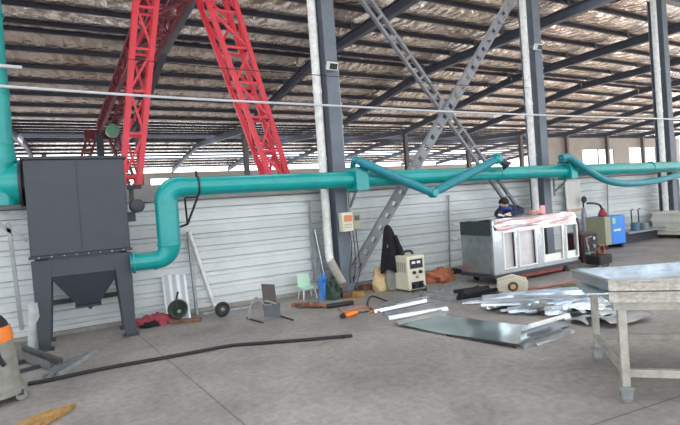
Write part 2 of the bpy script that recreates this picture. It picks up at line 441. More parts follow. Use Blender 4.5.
# ------------------------------------------------------------------ laced cross bracing between the first two columns
YB = YC-.02
def brace(a, b, name, label, w, slot):
    a, b = W(*a, YB), W(*b, YB); d = (b-a).normalized(); s = d.cross(V((0,1,0))).normalized()
    t = thing(name, label, 'brace', (b if b.z < a.z else a))
    for k in (-1, 1):
        mb = MB(); o = s*k*w/2
        mb.prof(a+o, b+o, [(-.03,-.04),(.03,-.04),(.03,.04),(.018,.04),(.018,-.028),(-.018,-.028),(-.018,.04),(-.03,.04)], up=(0,1,0))
        mb.build('channel_bar', GREYB, t, smooth=0)
    L = (b-a).length; n = int(L/slot)
    for i in range(n+1):
        p = a+d*(i+.5)*slot
        if (p-a).length < L-.05:
            mb = MB(); mb.bar(p-s*(w/2+.02)+V((0,-.045,0)), p+s*(w/2+.02)+V((0,-.045,0)), .06 if slot > .4 else slot*.66, .01, up=(0,1,0))
            mb.build('batten_plate', GREYB, t)
YB = YC-.02
brace((356, -14), (534, 236), 'cross_brace', 'laced grey steel brace falling from the control box column towards the worker', .2, .52)
YB = YC-.14
brace((517, -10), (347, 284), 'cross_brace', 'slotted grey steel brace rising from the control box column foot to the right', .17, .3)
YB = YC-.08
mb = MB(); p = W(446, 110, YC-.08); mb.box(p, (.42, .03, .36), M.Rotation(.3, 3, 'Y'))
tag(mb.build('gusset_plate', GREYB), 'grey gusset plate where the two steel braces cross', 'plate')

# ------------------------------------------------------------------ cables
cab = [W(x, y, 7.9) for x, y in ((-40, 83), (0, 86), (85, 92), (170, 97.5), (255, 102), (340, 106), (425, 110.5), (510, 114), (600, 117), (720, 120.5))]
tag(MB().tube(smoothpath(cab, 5), .021, 8).build('cable', CABLEM), 'silver cable strung across the hall above the teal duct', 'cable')
cab = [W(x, y, 8.0) for x, y in ((120, 58), (220, 68), (315, 75), (440, 84), (530, 88))]
tag(MB().tube(smoothpath(cab, 5), .007, 6).build('wire', BLACK), 'thin black wire crossing in front of the red lattice leg', 'wire')
tag(MB().tube([W(-20, 64, 7.9), W(22, 67.5, 7.9)], .024, 8).build('rod', CABLEM), 'short white rod sticking out from the tall teal intake duct', 'rod')
MB_ = MB().tube([W(448.5, 195, YW-.05), W(450, 268, YW-.05)], .02, 8)
tag(MB_.build('conduit', GALVD), 'thin vertical grey conduit on the white wall behind the welding machine', 'conduit')
MB_ = MB().tube([W(309, 200, YW-.05), W(314, 280, YW-.05)], .018, 8)
tag(MB_.build('conduit', GALVD), 'thin vertical grey conduit on the white wall above the mint chair', 'conduit')
MB_ = MB().tube([W(607, 182, YW-.05), W(609, 240, YW-.05)], .02, 8)
tag(MB_.build('conduit', GALVD), 'thin vertical grey conduit on the white wall behind the blue cabinet', 'conduit')
for k, (x, y) in enumerate(((452, 213), (456, 224), (455, 239))):
    p = W(x, y, YW-.035); MB_ = MB().box(p, (.2-.04*k, .006, .05), M.Rotation(.25*k-.1, 3, 'Y'))
    tag(MB_.build('hanging_tag', PAPER), ['topmost white paper tag on the wall left of the sheet metal chamber', 'middle white paper tag on the wall left of the sheet metal chamber', 'lowest white paper tag on the wall left of the sheet metal chamber'][k], 'tag', 'paper tags on the white wall')

# ------------------------------------------------------------------ red gantry crane beyond the wall
def lattice(mb, a, b, wa, wb, n, r, ax, ay, rl):
    a, b, ax, ay = V(a), V(b), V(ax).normalized(), V(ay).normalized()
    def cor(t, i):
        w = wa+(wb-wa)*t; sx, sy = ((-1,-1),(1,-1),(1,1),(-1,1))[i]
        return a.lerp(b, t)+ax*sx*w[0]/2+ay*sy*w[1]/2
    for i in range(4): mb.bar(cor(0, i), cor(1, i), r, r, up=ay)
    for i in range(4):
        j = (i+1) % 4
        for k in range(n):
            p, q = (i, j) if k % 2 else (j, i)
            mb.bar(cor(k/n, p), cor((k+1)/n, q), rl, rl, up=(0,1,.1))
            mb.bar(cor(k/n, i), cor(k/n, j), rl, rl, up=(0,1,.1))
YG = 9.4
gc = thing('gantry_crane', 'red lattice gantry crane standing behind the white wall', 'crane', (1.2, YG, 0))
zt = 6.3
def pz(px0, y0, px1, y1, z, Y):             # point of a straight leg at height z
    a, b = W(px0, y0, Y), W(px1, y1, Y); t = (z-a.z)/(b.z-a.z); return a+(b-a)*t
lt, lb = pz(146, 0, 130.5, 185, zt, YG), pz(146, 0, 130.5, 185, .2, YG)
rt_, rb = pz(216, 0, 274, 172, zt, YG), pz(216, 0, 274, 172, .2, YG)
mb = MB(); lattice(mb, lt, lb, V((.36, .36)), V((.22, .22)), 8, .085, (1,0,0), (0,1,0), .04); mb.build('leg', RED, gc, smooth=0)
mb = MB(); lattice(mb, rt_, rb, V((.58, .5)), V((.3, .3)), 9, .085, (1,0,0), (0,1,0), .045); mb.build('leg', RED, gc, smooth=0)
mb = MB(); mb.bar(lt+V((-.3,0,.1)), rt_+V((.4,0,.1)), .4, .3); mb.build('head_beam', RED, gc)
mb = MB(); mb.bar(lb+V((-.5,0,-.02)), rb+V((.5,0,-.02)), .3, .3); mb.build('end_beam', RED, gc)
gx, gy = 1.9, 1.45
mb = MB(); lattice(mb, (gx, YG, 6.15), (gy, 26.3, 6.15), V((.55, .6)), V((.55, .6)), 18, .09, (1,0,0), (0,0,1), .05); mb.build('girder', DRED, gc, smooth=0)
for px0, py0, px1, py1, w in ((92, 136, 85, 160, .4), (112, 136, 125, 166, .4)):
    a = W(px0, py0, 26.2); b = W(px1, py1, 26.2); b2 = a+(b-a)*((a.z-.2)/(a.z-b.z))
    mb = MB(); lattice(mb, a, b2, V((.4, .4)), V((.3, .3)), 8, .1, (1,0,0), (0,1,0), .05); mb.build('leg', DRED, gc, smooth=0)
a, b = W(84, 135, 26.2), W(120, 136, 26.2)
mb = MB(); mb.bar(a, b, .5, .45); mb.build('head_beam', DRED, gc)
p = W(112.5, 131, 20.5); mb = MB(); mb.lathe(p, [(.16, -.3), (.24, -.26), (.24, .24), (.18, .3)], 18, 'y'); mb.build('hoist_motor', GREENM, gc)
p = W(100, 144, 25); mb = MB(); mb.box(p, (.3, .4, 1.0)); mb.lathe(p+V((0,0,-.75)), [(.05, 0), (.16, .1), (.16, .25)], 12); mb.build('hoist', STEELD, gc)

# ------------------------------------------------------------------ dust collector
YD = 7.75
dx0, dx1 = -.59, .665
dc = thing('dust_collector', 'dark grey dust collector cabinet with hopper on four legs', 'dust collector', ((dx0+dx1)/2, YD+.35, 0))
zt_, zb = 2.63, 1.3
mb = MB(); mb.box(((dx0+dx1)/2, YD+.36, (zt_+zb)/2), (dx1-dx0, .72, zt_-zb)); mb.build('cabinet', CHAR, dc, bevel=.012)
mb = MB(); mb.box(((dx0+dx1)/2, YD-.004, (zt_+zb)/2), (.006, .006, zt_-zb-.02)); mb.build('seam', CHAR2, dc)
mb = MB(); mb.box(((dx0+dx1)/2, YD+.36, zt_+.015), (dx1-dx0+.06, .78, .03)); mb.box((dx0+.25, YD+.1, zt_+.05), (.06, .04, .05)); mb.build('lid', CHAR2, dc)
mb = MB(); mb.box(((dx0+dx1)/2, YD+.36, zb-.015), (dx1-dx0+.04, .78, .035)); mb.build('flange', CHAR2, dc)
for k in range(8): MB().lathe((dx0+.1+k*(dx1-dx0-.2)/7, YD-.04, zb-.015), [(.011, 0), (.011, .02)], 8, 'y').build('bolt', GALVD, dc)
# hopper
hx0, hx1, hz0, hz1 = dx0+.2, dx1-.15, .52, zb-.03
cx = (hx0+hx1)/2
mb = MB(); B = [(hx0, YD+.02), (hx1, YD+.02), (hx1, YD+.7), (hx0, YD+.7)]; T = [(cx-.14, YD+.25), (cx+.14, YD+.25), (cx+.14, YD+.47), (cx-.14, YD+.47)]
mid = .84
def ringz(L, z): return [(x, y, z) for x, y in L]
vs = ringz(B, hz1)+ringz(B, hz1-.27)+ringz(T, hz0)
mb.add(vs, [(3,2,1,0), (8,9,10,11)]+[(r*4+i, r*4+(i+1) % 4, r*4+4+(i+1) % 4, r*4+4+i) for r in (0, 1) for i in range(4)])
mb.build('hopper', CHAR, dc, smooth=0)
mb = MB(); mb.box((cx, YD+.36, hz0-.02), (.34, .28, .03)); mb.lathe((cx+.02, YD+.2, hz0-.06), [(.02, 0), (.03, .03)], 10); mb.build('outlet_gate', CHAR2, dc)
for sx in (0, 1):
    for sy in (0, 1):
        x = dx0+.09 if sx == 0 else dx1-.07; y = YD+.06 if sy == 0 else YD+.66
        mb = MB(); wt, wb = .2, .13
        s_ = 1 if sx == 0 else -1
        # tapered leg plate pair (an angle section narrowing to the foot)
        xo = dx0 if sx == 0 else dx1
        vs = [(xo, y-.05, 1.24), (xo+s_*.24, y-.05, 1.24), (xo+s_*.15, y-.05, .02), (xo+s_*.01, y-.05, .02),
              (xo, y+.05, 1.24), (xo+s_*.24, y+.05, 1.24), (xo+s_*.15, y+.05, .02), (xo+s_*.01, y+.05, .02)]
        fs = [(0,1,2,3), (7,6,5,4), (0,4,5,1), (1,5,6,2), (2,6,7,3), (3,7,4,0)]
        if sx: fs = [f[::-1] for f in fs]
        mb.add(vs, fs); mb.box((xo+s_*.08, y, .01), (.22, .2, .02)); mb.build('leg', CHAR, dc, smooth=0)
mb = MB(); mb.bar((dx0+.1, YD+.64, .56), (dx1-.1, YD+.64, .56), .06, .07); mb.bar((dx0+.1, YD+.06, .52), (dx0+.1, YD+.64, .52), .05, .06); mb.bar((dx1-.1, YD+.06, .52), (dx1-.1, YD+.64, .52), .05, .06)
mb.build('tie_bar', CHAR2, dc)
p = W(137, 206, YD+.1); mb = MB(); mb.lathe(p, [(.06, -.14), (.1, -.12), (.1, .12), (.06, .14)], 16, 'y'); mb.box(p+V((-.06, .05, .14)), (.06, .06, .24)); mb.box(p+V((-.09, .05, -.16)), (.12, .1, .14)); mb.build('fan_motor', CHAR2, dc)
mb = MB(); q = W(134, 187, YD+.1); mb.box(q, (.2, .1, .06)); mb.build('valve', BLACK, dc)

# intake duct on the left
ti = thing('intake_duct', 'tall teal duct rising at the left edge into the dust collector', 'duct', (-1.0, YD+.35, 1.6))
cxv, yv = -.93, YD+.35
zc = W(8, 184, yv).z
pth = [(cxv-.02, yv, 6.4), (cxv, yv, 3.2), (cxv, yv, zc+.55)]
MB().tube(pth, .225, 24).build('riser', TEAL, ti)
mb = MB(); mb.tube([(cxv, yv, zc+.56), (cxv+.0, yv, zc+.38), (cxv-.02, yv, zc+.25), (cxv-.02, yv, zc-.3)], [.225, .25, .29, .29], 24); mb.build('cone', TEAL, ti)
mb = MB(); mb.tube([(cxv-.05, yv, zc), (dx0-.06, yv, zc)], .3, 28); mb.build('inlet_pipe', TEAL, ti)
mb = MB(); mb.tube([(dx0-.075, yv, zc), (dx0-.04, yv, zc)], .335, 28); mb.build('flange', CHAR2, ti)
for z in (zc+.56, 3.6, 4.7): MB().tube([(cxv, yv, z-.02), (cxv, yv, z+.02)], .236, 24).build('seam_ring', TEAL, ti)
# steel stand below the intake
mb = MB(); a = W(8, 222, YD+.5); b = W(22, 330, YD+.5)
mb.bar(a, b, .05, .05); mb.bar(W(-10, 213, YD+.5), W(28, 213, YD+.5), .05, .05); mb.bar(W(-6, 222, YD+.5), W(28, 241, YD+.5), .05, .05)
tag(mb.build('pipe_stand', GALVD), 'grey steel stand with diagonal strut under the tall intake duct', 'stand')

# ------------------------------------------------------------------ main extraction duct
YP, ZP = 7.72, 2.17
vx = W(168, 225, YP).x
zl = W(150, 261, YP).z
R1, R2 = .17, .15
ed = thing('extraction_duct', 'long teal extraction duct running along the wall above head height', 'duct', (vx, YP, zl-.17))
def arc(c, r, a0, a1, n=8):
    return [V((c[0]+r*math.cos(a0+(a1-a0)*i/n), YP, c[1]+r*math.sin(a0+(a1-a0)*i/n))) for i in range(n+1)]
rr = .22
low = [V((dx1-.02, YP+.02, zl)), V((vx-rr, YP, zl))] + arc((vx-rr, zl+rr), rr, -PI/2, 0)[1:]
MB().tube(low, [.125, .13]+[.13+.04*k/8 for k in range(1, 9)], 24).build('lower_elbow', TEAL, ed)
MB().tube([(vx, YP, zl+rr), (vx, YP, ZP-rr)], R1, 24).build('riser', TEAL, ed)
up_ = arc((vx+rr, ZP-rr), rr, PI, PI/2)
MB().tube(up_+[V((vx+rr+.12, YP, ZP))], [R1]*9+[R2+.005], 24).build('upper_elbow', TEAL, ed)
MB().tube([(vx+rr+.1, YP, ZP), (8, YP, ZP-.005), (14, YP, ZP-.03), (26, YP, ZP-.06)], R2, 24).build('main_pipe', TEAL, ed)
for z in (zl+rr, ZP-rr): MB().tube([(vx, YP, z-.014), (vx, YP, z+.014)], R1+.014, 24).build('seam_ring', TEAL, ed)
MB().tube([(vx-rr-.015, YP, zl), (vx-rr+.015, YP, zl)], .143, 24).build('seam_ring', TEAL, ed)
MB().tube([(dx1+.01, YP+.01, zl), (dx1+.04, YP+.01, zl)], .16, 24).build('flange', TEAL, ed)
for px in (497, 650): q = W(px, 172, YP).x; MB().tube([(q, YP, ZP-.015), (q+.03, YP, ZP-.015)], R2+.012, 24).build('seam_ring', TEAL, ed)
bx = W(197, 185, YP).x
mb = MB(); mb.tube([(bx-.012, YP, ZP), (bx+.014, YP, ZP)], R2+.02, 24); mb.box((bx, YP, ZP+R2+.05), (.03, .05, .08)); mb.build('clamp_band', BLACK, ed)
bxs = [W(357, 180, YP).x, W(567, 171, YP).x]
for q, w in zip(bxs, (.27, .24)):
    mb = MB(); mb.box((q, YP-.01, ZP+.0), (w, .4, .44)); mb.build('branch_box', TEAL, ed, bevel=.01)
# wall bracket under the upper elbow
mb = MB(); a = V((W(186, 197, YP).x, YP+.1, ZP-R2-.02)); mb.bar(a, a+V((.2, 0, 0)), .04, .03); mb.bar(a+V((.2, 0, 0)), a+V((.03, .1, -.42)), .03, .03); mb.bar(a+V((0,0,0)), a+V((.03, .1, -.42)), .03, .03)
mb.bar(a+V((.03, .1, -.42)), (a.x+.03, YW, ZP-R2-.5), .03, .03)
tag(mb.build('wall_bracket', BLACK), 'black triangular bracket under the bend of the teal duct', 'bracket')
for k, (q, lab) in enumerate(((bxs[0], 'grey strut bracket on the control box column under the duct'), (bxs[1], 'grey strut bracket under the duct by the white hanging sheet'))):
    mb = MB(); cxq = 4.66 if k == 0 else 10.7
    mb.bar((cxq, YC-.3, ZP-.52), (q-.05, YP, ZP-.24), .045, .03); mb.bar((cxq, YC-.3, ZP-.2), (q, YP+.05, ZP-.24), .04, .03); mb.bar((cxq, YC-.3, ZP-.17), (cxq, YC-.3, ZP-.62), .04, .04)
    tag(mb.build('strut_bracket', GALVD), lab, 'bracket')

# suction arms
YA = 7.42
sa = thing('suction_arm', 'teal jointed suction arm folded in a V below the duct', 'suction arm', W(358, 168, YA))
p0, p1, p2, p3 = W(353, 168, YA+.2), W(356, 160, YA), W(433, 193, YA), W(497, 159, YA)
MB().tube([V((bxs[0]-.06, YP, ZP+.2)), p0+V((0,0,.05)), p1+V((-.02,0,.02)), p1+V((.1,0,.0))], .055, 14).build('swivel', TEALD, sa)
MB().tube([p1, p1.lerp(p2, .1), p1.lerp(p2, .9), p2], [.06, .085, .085, .075], 16).build('upper_arm', TEALD, sa)
MB().tube([p2, p2.lerp(p3, .1), p2.lerp(p3, .9), p3], [.07, .085, .085, .075], 16).build('lower_arm', TEALD, sa)
mb = MB(); mb.lathe(p2, [(.07, -.09), (.095, -.05), (.095, .05), (.07, .09)], 16, 'y'); mb.build('elbow_joint', TEAL, sa)
mb = MB(); mb.lathe(p3, [(.06, -.12), (.11, -.07), (.11, .07), (.06, .12)], 16, 'y'); mb.build('end_joint', TEAL, sa)
mb = MB(); e = W(505, 164, YA); mb.tube([p3, e, e+V((.04,-.02,-.05))], [.05, .08, .12], 16); mb.build('hood', STEELD, sa)
sb = thing('suction_arm', 'teal suction arm with sagging hose under the duct near the windows', 'suction arm', W(565, 160, YA))
hp = [W(561, 158, YA), W(568, 157, YA), W(577, 163, YA), W(590, 171.5, YA), W(604, 179.5, YA), W(622, 183.5, YA), W(645, 182.5, YA), W(668, 178, YA), W(690, 172, YA)]
MB().tube([V((bxs[1]-.05, YP, ZP+.2)), W(561, 161, YA+.1), hp[0], hp[0].lerp(hp[1], .6)], .06, 14).build('swivel', TEALD, sb)
MB().tube(smoothpath(hp, 5), .085, 14).build('hose', TEALD, sb)

# ------------------------------------------------------------------ control box on the first column
p = W(346, 222, YC-.45)
cb = thing('control_box', 'beige electrical control box with orange label on the first column', 'control box', p-V((0,0,.2)))
MB().box(p, (.24, .14, .36)).build('case', BEIGE, cb, bevel=.01)
MB().box(p+V((.01, -.075, .07)), (.17, .008, .12)).build('label_plate', LABELO, cb)
mb = MB()
for r in range(2):
    for k in range(4): mb.box(p+V((-.07+k*.045, -.076, -.05-r*.05)), (.022, .006, .022))
mb.build('button_row', GALVD, cb)
q = W(355.5, 221, YC-.42); m_ = thing('switch_box', 'small grey box with dark window beside the beige control box', 'switch box', q-V((0,0,.16)))
MB().box(q, (.17, .12, .3)).build('case', OLIVE, m_, bevel=.01); MB().box(q+V((0, -.064, .06)), (.11, .008, .1)).build('window', SCREEN, m_)
mb = MB()
for k in range(3):
    a = q+V((-.12+.07*k, .05, -.15)); mb.tube(smoothpath([a, a+V((.02,0,-.4)), a+V((-.03+.05*k,.05,-.8)), a+V((0, .1, -1.05))], 5), .009, 6)
tag(mb.build('cable_bundle', BLACK), 'black cables dropping from the control boxes to the floor', 'cable')

# ------------------------------------------------------------------ welding corner
from mathutils import noise as mnoise
def crumple(c, size, seed, n=30, m=14, k=.25):
    r = random.Random(seed); o_ = V((r.uniform(0, 50), r.uniform(0, 50), r.uniform(0, 50))); mb = MB(); vs = []
    for i in range(m+1):
        th = PI*.5*i/m
        for j in range(n):
            a = 2*PI*j/n; d = V((math.sin(th+.02)*math.cos(a), math.sin(th+.02)*math.sin(a), math.cos(th)))
            q = 1+k*1.5*mnoise.noise(d*1.6+o_)+k*1.1*mnoise.noise(d*3.6+o_)+k*.7*mnoise.noise(d*8+o_)
            f = .82 if i else .9
            vs.append(V(c)+V((size[0]/2*d.x*q, size[1]/2*d.y*q, max(0, size[2]*(d.z**f if d.z > 0 else 0)*q))))
    vs.append(V(c))
    fs = [(i*n+j, (i+1)*n+j, (i+1)*n+(j+1) % n, i*n+(j+1) % n) for i in range(m) for j in range(n)]
    fs += [tuple(range(n))] + [(m*n+j, (m+1)*n, m*n+(j+1) % n) for j in range(n)]
    return mb.add(vs, fs)
# gas cylinder under a black jacket
p = G(392, 290); gcy = thing('gas_cylinder', 'pale grey gas cylinder under the black jacket', 'gas cylinder', p)
MB().lathe(p, [(.1, 0), (.115, .02), (.115, .86), (.09, .98), (.04, 1.05), (.04, 1.1)], 18).build('cylinder', DUST, gcy)
MB().lathe(p+V((0,0,1.1)), [(.03, 0), (.05, .02), (.05, .06), (.02, .08)], 12).build('valve', GALVD, gcy)
def coat(u, v):                              # u round, v down
    a = 2*PI*u; z = 1.23-v*(.86+.05*math.sin(3*a))
    r = .055+.2*v**.75+.035*v*math.sin(6*a+3*v)+.02*v*math.sin(11*a)
    return p+V((r*math.cos(a)+.09*v, r*math.sin(a)*.8, z))
jk = MB().sheet(coat, 44, 16, .012); jk.lathe(p+V((0,0,1.22)), [(.062, -.03), (.05, .02), (.02, .045)], 18)
jo = thing('jacket', 'black jacket draped over a gas cylinder beside the beige welding machine', 'jacket', p+V((0,0,.4)))
jk.build('body', BLACKF, jo, smooth=60)
mb = MB(); mb.tube(smoothpath([p+V((.08,-.1,1.05)), p+V((.13,-.17,.8)), p+V((.18,-.2,.58)), p+V((.2,-.19,.46))], 4), [.045]*4+[.055]*4+[.06]*5, 12); mb.build('sleeve', BLACKF, jo)
q = G(381, 290); tag(MB().add(*(lambda m: (m.v, m.f))(crumple(q, (.34, .28, .38), 3))).build('sack', TAN, smooth=60), 'tan sack slumped against the gas cylinder', 'sack')
# welding machine
p = G(417, 291); wm = thing('welding_machine', 'beige welding machine with dark display panel and black handle', 'welding machine', p)
wa, wdp, wh = .42, .46, .64
Rz = M.Rotation(math.radians(2), 3, 'Z')
def L_(x, y, z): return p+Rz@V((x, y, z))
mb = MB(); mb.box(L_(0, .2, .03+wh/2), (wa, wdp, wh), Rz); mb.build('case', BEIGE, wm, bevel=.02)
mb = MB(); yf = .2-wdp/2-.004
mb.box(L_(0, yf, .52), (.3, .012, .17), Rz); mb.build('display', SCREEN, wm)
for x in (-.07, .05): MB().box(L_(x, yf-.008, .545), (.08, .006, .045), Rz).build('readout', PAPER, wm)
for x in (-.075, .075):
    mb = MB(); c = L_(x, yf, .36); a = Rz@V((0,-1,0)); mb.tube([c, c+a*.04], .032, 12); mb.build('knob', BLACK, wm)
mb = MB(); c = L_(0, yf, .27); mb.tube([c, c+(Rz@V((0,-.02,0)))], .03, 12); mb.build('dial', GALVD, wm)
mb = MB(); mb.box(L_(0, yf, .12), (.28, .012, .13), Rz); mb.build('socket_panel', SCREEN, wm)
for x in (-.08, .08):
    mb = MB(); c = L_(x, yf-.005, .12); mb.tube([c, c+(Rz@V((0,-.05,0)))], .03, 10); mb.build('socket', BLACK, wm)
for k in range(6): MB().box(L_(-wa/2-.002, .05+k*.06, .46), (.006, .025, .18), Rz).build('vent_slot', DUST, wm)
mb = MB(); mb.tube(smoothpath([L_(-.12, .25, .65), L_(-.1, .22, .72), L_(0, .2, .745), L_(.1, .2, .72), L_(.12, .2, .65)], 4), .024, 8); mb.build('handle', BLACK, wm)
for x in (-.13, .13):
    for y in (-.06, .46): MB().lathe(L_(x, y, 0), [(.025, 0), (.025, .032)], 8).build('foot', BLACK, wm)
cp = [L_(.08, yf-.05, .12), L_(.1, yf-.12, .03), G(420, 300, .015), G(395, 303, .015), G(372, 296, .015), G(368, 306, .015), G(380, 312, .015)]
tag(MB().tube(smoothpath(cp, 6), .011, 8).build('welding_cable', BLACK), 'black welding cable on the floor in front of the beige welding machine', 'cable')
q = G(441, 281); tag(crumple(q, (.62, .42, .26), 5).build('cloth_bundle', CLOTHO, smooth=60), 'rust orange cloth bundle right of the beige welding machine', 'cloth')
q = G(456, 273); tag(crumple(q, (.3, .26, .1), 8).build('debris_heap', TARP, smooth=60), 'small dark heap at the wall left of the sheet metal chamber', 'heap')
for k, (x, y, sx, lab, mt) in enumerate(((352, 297, .34, 'brown wooden block by the foot of the first column', RUST), (368, 290, .3, 'brown wooden block between the slotted brace and the tan sack', RUST), (360, 297, .2, 'yellowish wooden offcut lying by the foot of the slotted brace', STRAW))):
    q = G(x, y); tag(MB().box(q+V((0, .05, .05)), (sx, .16, .1), M.Rotation(.3*k-.2, 3, 'Z')).build('wood_block', mt, bevel=.01), lab, 'block')
q = G(346, 304); tag(MB().bar(q+V((-.2,0,.02)), q+V((.28,.12,.02)), .07, .04).build('wood_batten', STRAW), 'yellow wooden batten on the floor before the first column', 'batten')

# ------------------------------------------------------------------ sheet metal chamber on a cart, and the worker
F0 = G(496, 286); bx0, by0 = F0.x, F0.y; Lx, Ly, z0, z1 = 2.42, .84, .2, 1.2
ch = thing('sheet_metal_chamber', 'galvanised sheet metal chamber with window openings standing on a wheeled cart', 'chamber', (bx0+Lx/2, by0+Ly/2, z0))
T = .012
MB().box((bx0+Lx/2, by0+Ly/2, z0+.012), (Lx, Ly, .024)).build('floor_pan', GALV, ch)
def X(px): return W(px, 250, by0).x
ops = [(X(504), X(514.5)), (X(519.5), X(535.5)), (X(544), X(562)), (X(567), X(577))]
zo0, zo1 = z0+.1, z1-.24
mb = MB()
mb.box((bx0+Lx/2, by0, (zo1+z1-.02)/2), (Lx, T, z1-.02-zo1)); mb.box((bx0+Lx/2, by0, (z0+zo0)/2), (Lx, T, zo0-z0))
e = [bx0]+[v for o_ in ops for v in o_]+[bx0+Lx]
for a, b in zip(e[0::2], e[1::2]): mb.box(((a+b)/2, by0, (zo0+zo1)/2), (b-a, T, zo1-zo0))
mb.build('front_panel', GALV2, ch, smooth=0)
for a, b in ops:
    mb = MB(); t = .024
    for c_, s_ in (((a-t/2, (zo0+zo1)/2), (t, zo1-zo0+2*t)), ((b+t/2, (zo0+zo1)/2), (t, zo1-zo0+2*t)), (((a+b)/2, zo0-t/2), (b-a, t)), (((a+b)/2, zo1+t/2), (b-a, t))):
        mb.box((c_[0], by0-.012, c_[1]), (s_[0], .03, s_[1]))
    mb.build('window_frame', PAPER, ch, smooth=0)
for a, b in ops[:2]: MB().box(((a+b)/2, by0+.05, (zo0+zo1)/2), (b-a+.03, .006, zo1-zo0+.04)).build('recessed_panel', mat('pinkish_sheet', (206, 200, 200), .4, .35, .15, 3), ch)
for a, b in ops[2:]: MB().box(((a+b)/2, by0+.03, zo0+.05), (b-a+.02, .01, .14)).build('lit_pan_strip', PAPER, ch)  # white strips stand in for the brightly lit floor pan
mb = MB(); mb.box((bx0, by0+Ly/2, (z0+z1-.27)/2), (T, Ly-.02, z1-.27-z0)); mb.build('end_panel', GALV, ch)
mb = MB(); mb.box((bx0+.005, by0+Ly/2, z1-.135), (.03, Ly, .27)); mb.build('end_band', DGRN, ch)
# back panel only behind the first two openings; the rest is see-through
xb = ops[1][1]+.1
mb = MB(); mb.box(((bx0+xb)/2, by0+Ly, (z0+z1)/2), (xb-bx0, T, z1-z0)); mb.build('back_panel', GALV, ch)
mb = MB(); mb.box(((xb+bx0+Lx)/2, by0+Ly, z0+.1), (bx0+Lx-xb, T, .2)); mb.box(((xb+bx0+Lx)/2, by0+Ly, z1-.1), (bx0+Lx-xb, T, .2)); mb.build('back_rail', GALV, ch)
mb = MB(); mb.box((xb, by0+Ly/2, (z0+z1)/2), (T, Ly-.02, z1-z0-.02)); mb.build('divider', GALV2, ch)
for x in (bx0+Lx-.02,):
    for y in (by0+.02, by0+Ly-.02): MB().box((x, y, (z0+z1)/2), (.04, .04, z1-z0)).build('corner_post', GALV, ch)
MB().box((bx0, by0, (z0+z1)/2), (.045, .045, z1-z0)).build('corner_post', GALV2, ch)
rn = random.Random(4)
def topf(u, v):
    return (bx0+.02+u*(Lx-.04), by0-.05+v*(Ly+.05), z1+.005+.03*math.sin(9*u+5*v)*math.sin(4*v+1)+(-.0 if v > .06 else -.12*(1-v/.06)))
MB().sheet(topf, 40, 14, .006).build('top_sheet', GALV2, ch, smooth=60)
def film(u, v):
    x = bx0+.05+u*(Lx*.92)
    return (x, by0-.03-.015*math.sin(13*u+2)-.015*math.sin(9*v+5*u), z1+.03-v*(.2+.018*math.sin(9*u)+.012*math.sin(17*u)))
MB().sheet(film, 40, 8, .004).build('plastic_film', PINK, ch, smooth=60)
for px, py, lab in ((543, 214, 'pinkish paper label standing on top of the sheet metal chamber'),):
    q = W(px, py, by0+.3); q.z = z1+.02
    tag(MB().box(q+V((0,0,.09)), (.14, .02, .18)).build('label_card', mat('pink_card', (222, 150, 160), .7)), lab, 'card')
pt = W(537, 222, by0+.25); pt.z = z1+.05
tag(crumple(pt, (.34, .22, .06), 11).build('rag', mat('coral_rag', (214, 150, 138), .8, 0, .2, 8), smooth=60), 'coral red rag on top of the sheet metal chamber', 'rag')
# cart
ct = thing('platform_cart', 'dark steel platform cart under the sheet metal chamber', 'cart', (bx0+Lx/2, by0+Ly/2, 0))
mb = MB(); mb.box((bx0+Lx/2, by0+Ly/2, z0-.035), (Lx+.1, Ly+.06, .06)); mb.build('platform', STEELD, ct)
for x in (bx0+.25, bx0+Lx-.3):
    for y in (by0+.1, by0+Ly-.1):
        mb = MB(); mb.lathe((x, y, .07), [(.03, -.03), (.07, -.025), (.07, .025), (.03, .03)], 16, 'y'); wq = mb.build('wheel', BLACK, ct)
        mb = MB(); mb.box((x, y-.045, .11), (.05, .008, .11)); mb.box((x, y+.045, .11), (.05, .008, .11)); mb.build('fork', STEELD, wq)
mb = MB(); mb.bar((bx0+.5, by0+.02, .1), (bx0+Lx-.5, by0+.02, .1), .05, .07); mb.build('rail', mat('rust_red_rail', (134, 62, 52), .7, 0, .3, 8), ct)

# worker
def skin(name, verts, edges, radii, m, parent, sub=2):
    off = ORI[parent.name]
    me = bpy.data.meshes.new(name); me.from_pydata([tuple(V(v)-off) for v in verts], edges, []); me.update()
    o = bpy.data.objects.new(name, me); COL.objects.link(o); o.parent = parent; ORI[name] = off
    me.materials.append(m)
    md = o.modifiers.new('skin', 'SKIN'); md.use_smooth_shade = True
    if not me.skin_vertices: me.skin_vertices.new()
    for i, sv in enumerate(me.skin_vertices[0].data):
        r = radii[i]; sv.radius = (r, r) if not isinstance(r, tuple) else r
        sv.use_root = (i == 0)
    s_ = o.modifiers.new('sub', 'SUBSURF'); s_.levels = sub; s_.render_levels = sub
    return o
pf = V((8.62, 7.98, 0))
hd = W(504.5, 204.5, 7.42)
pe = thing('person', 'person in navy jacket and blue hood bending over the sheet metal chamber', 'person', pf)
pel = pf+V((.06, -.02, .9)); chs = W(512, 210.5, 7.65); nk = hd+V((.05, .05, -.1))
sl, sr = W(501.5, 211.5, 7.5), W(519.5, 211.5, 7.7)
hl, hr = W(500, 216, by0+.72), W(506.5, 216, by0+.72); hl.z = hr.z = z1+.06
el, er = W(497.5, 214.5, 7.35), W(520, 216.5, 7.4); er.z = max(er.z, z1+.08)
legs = []
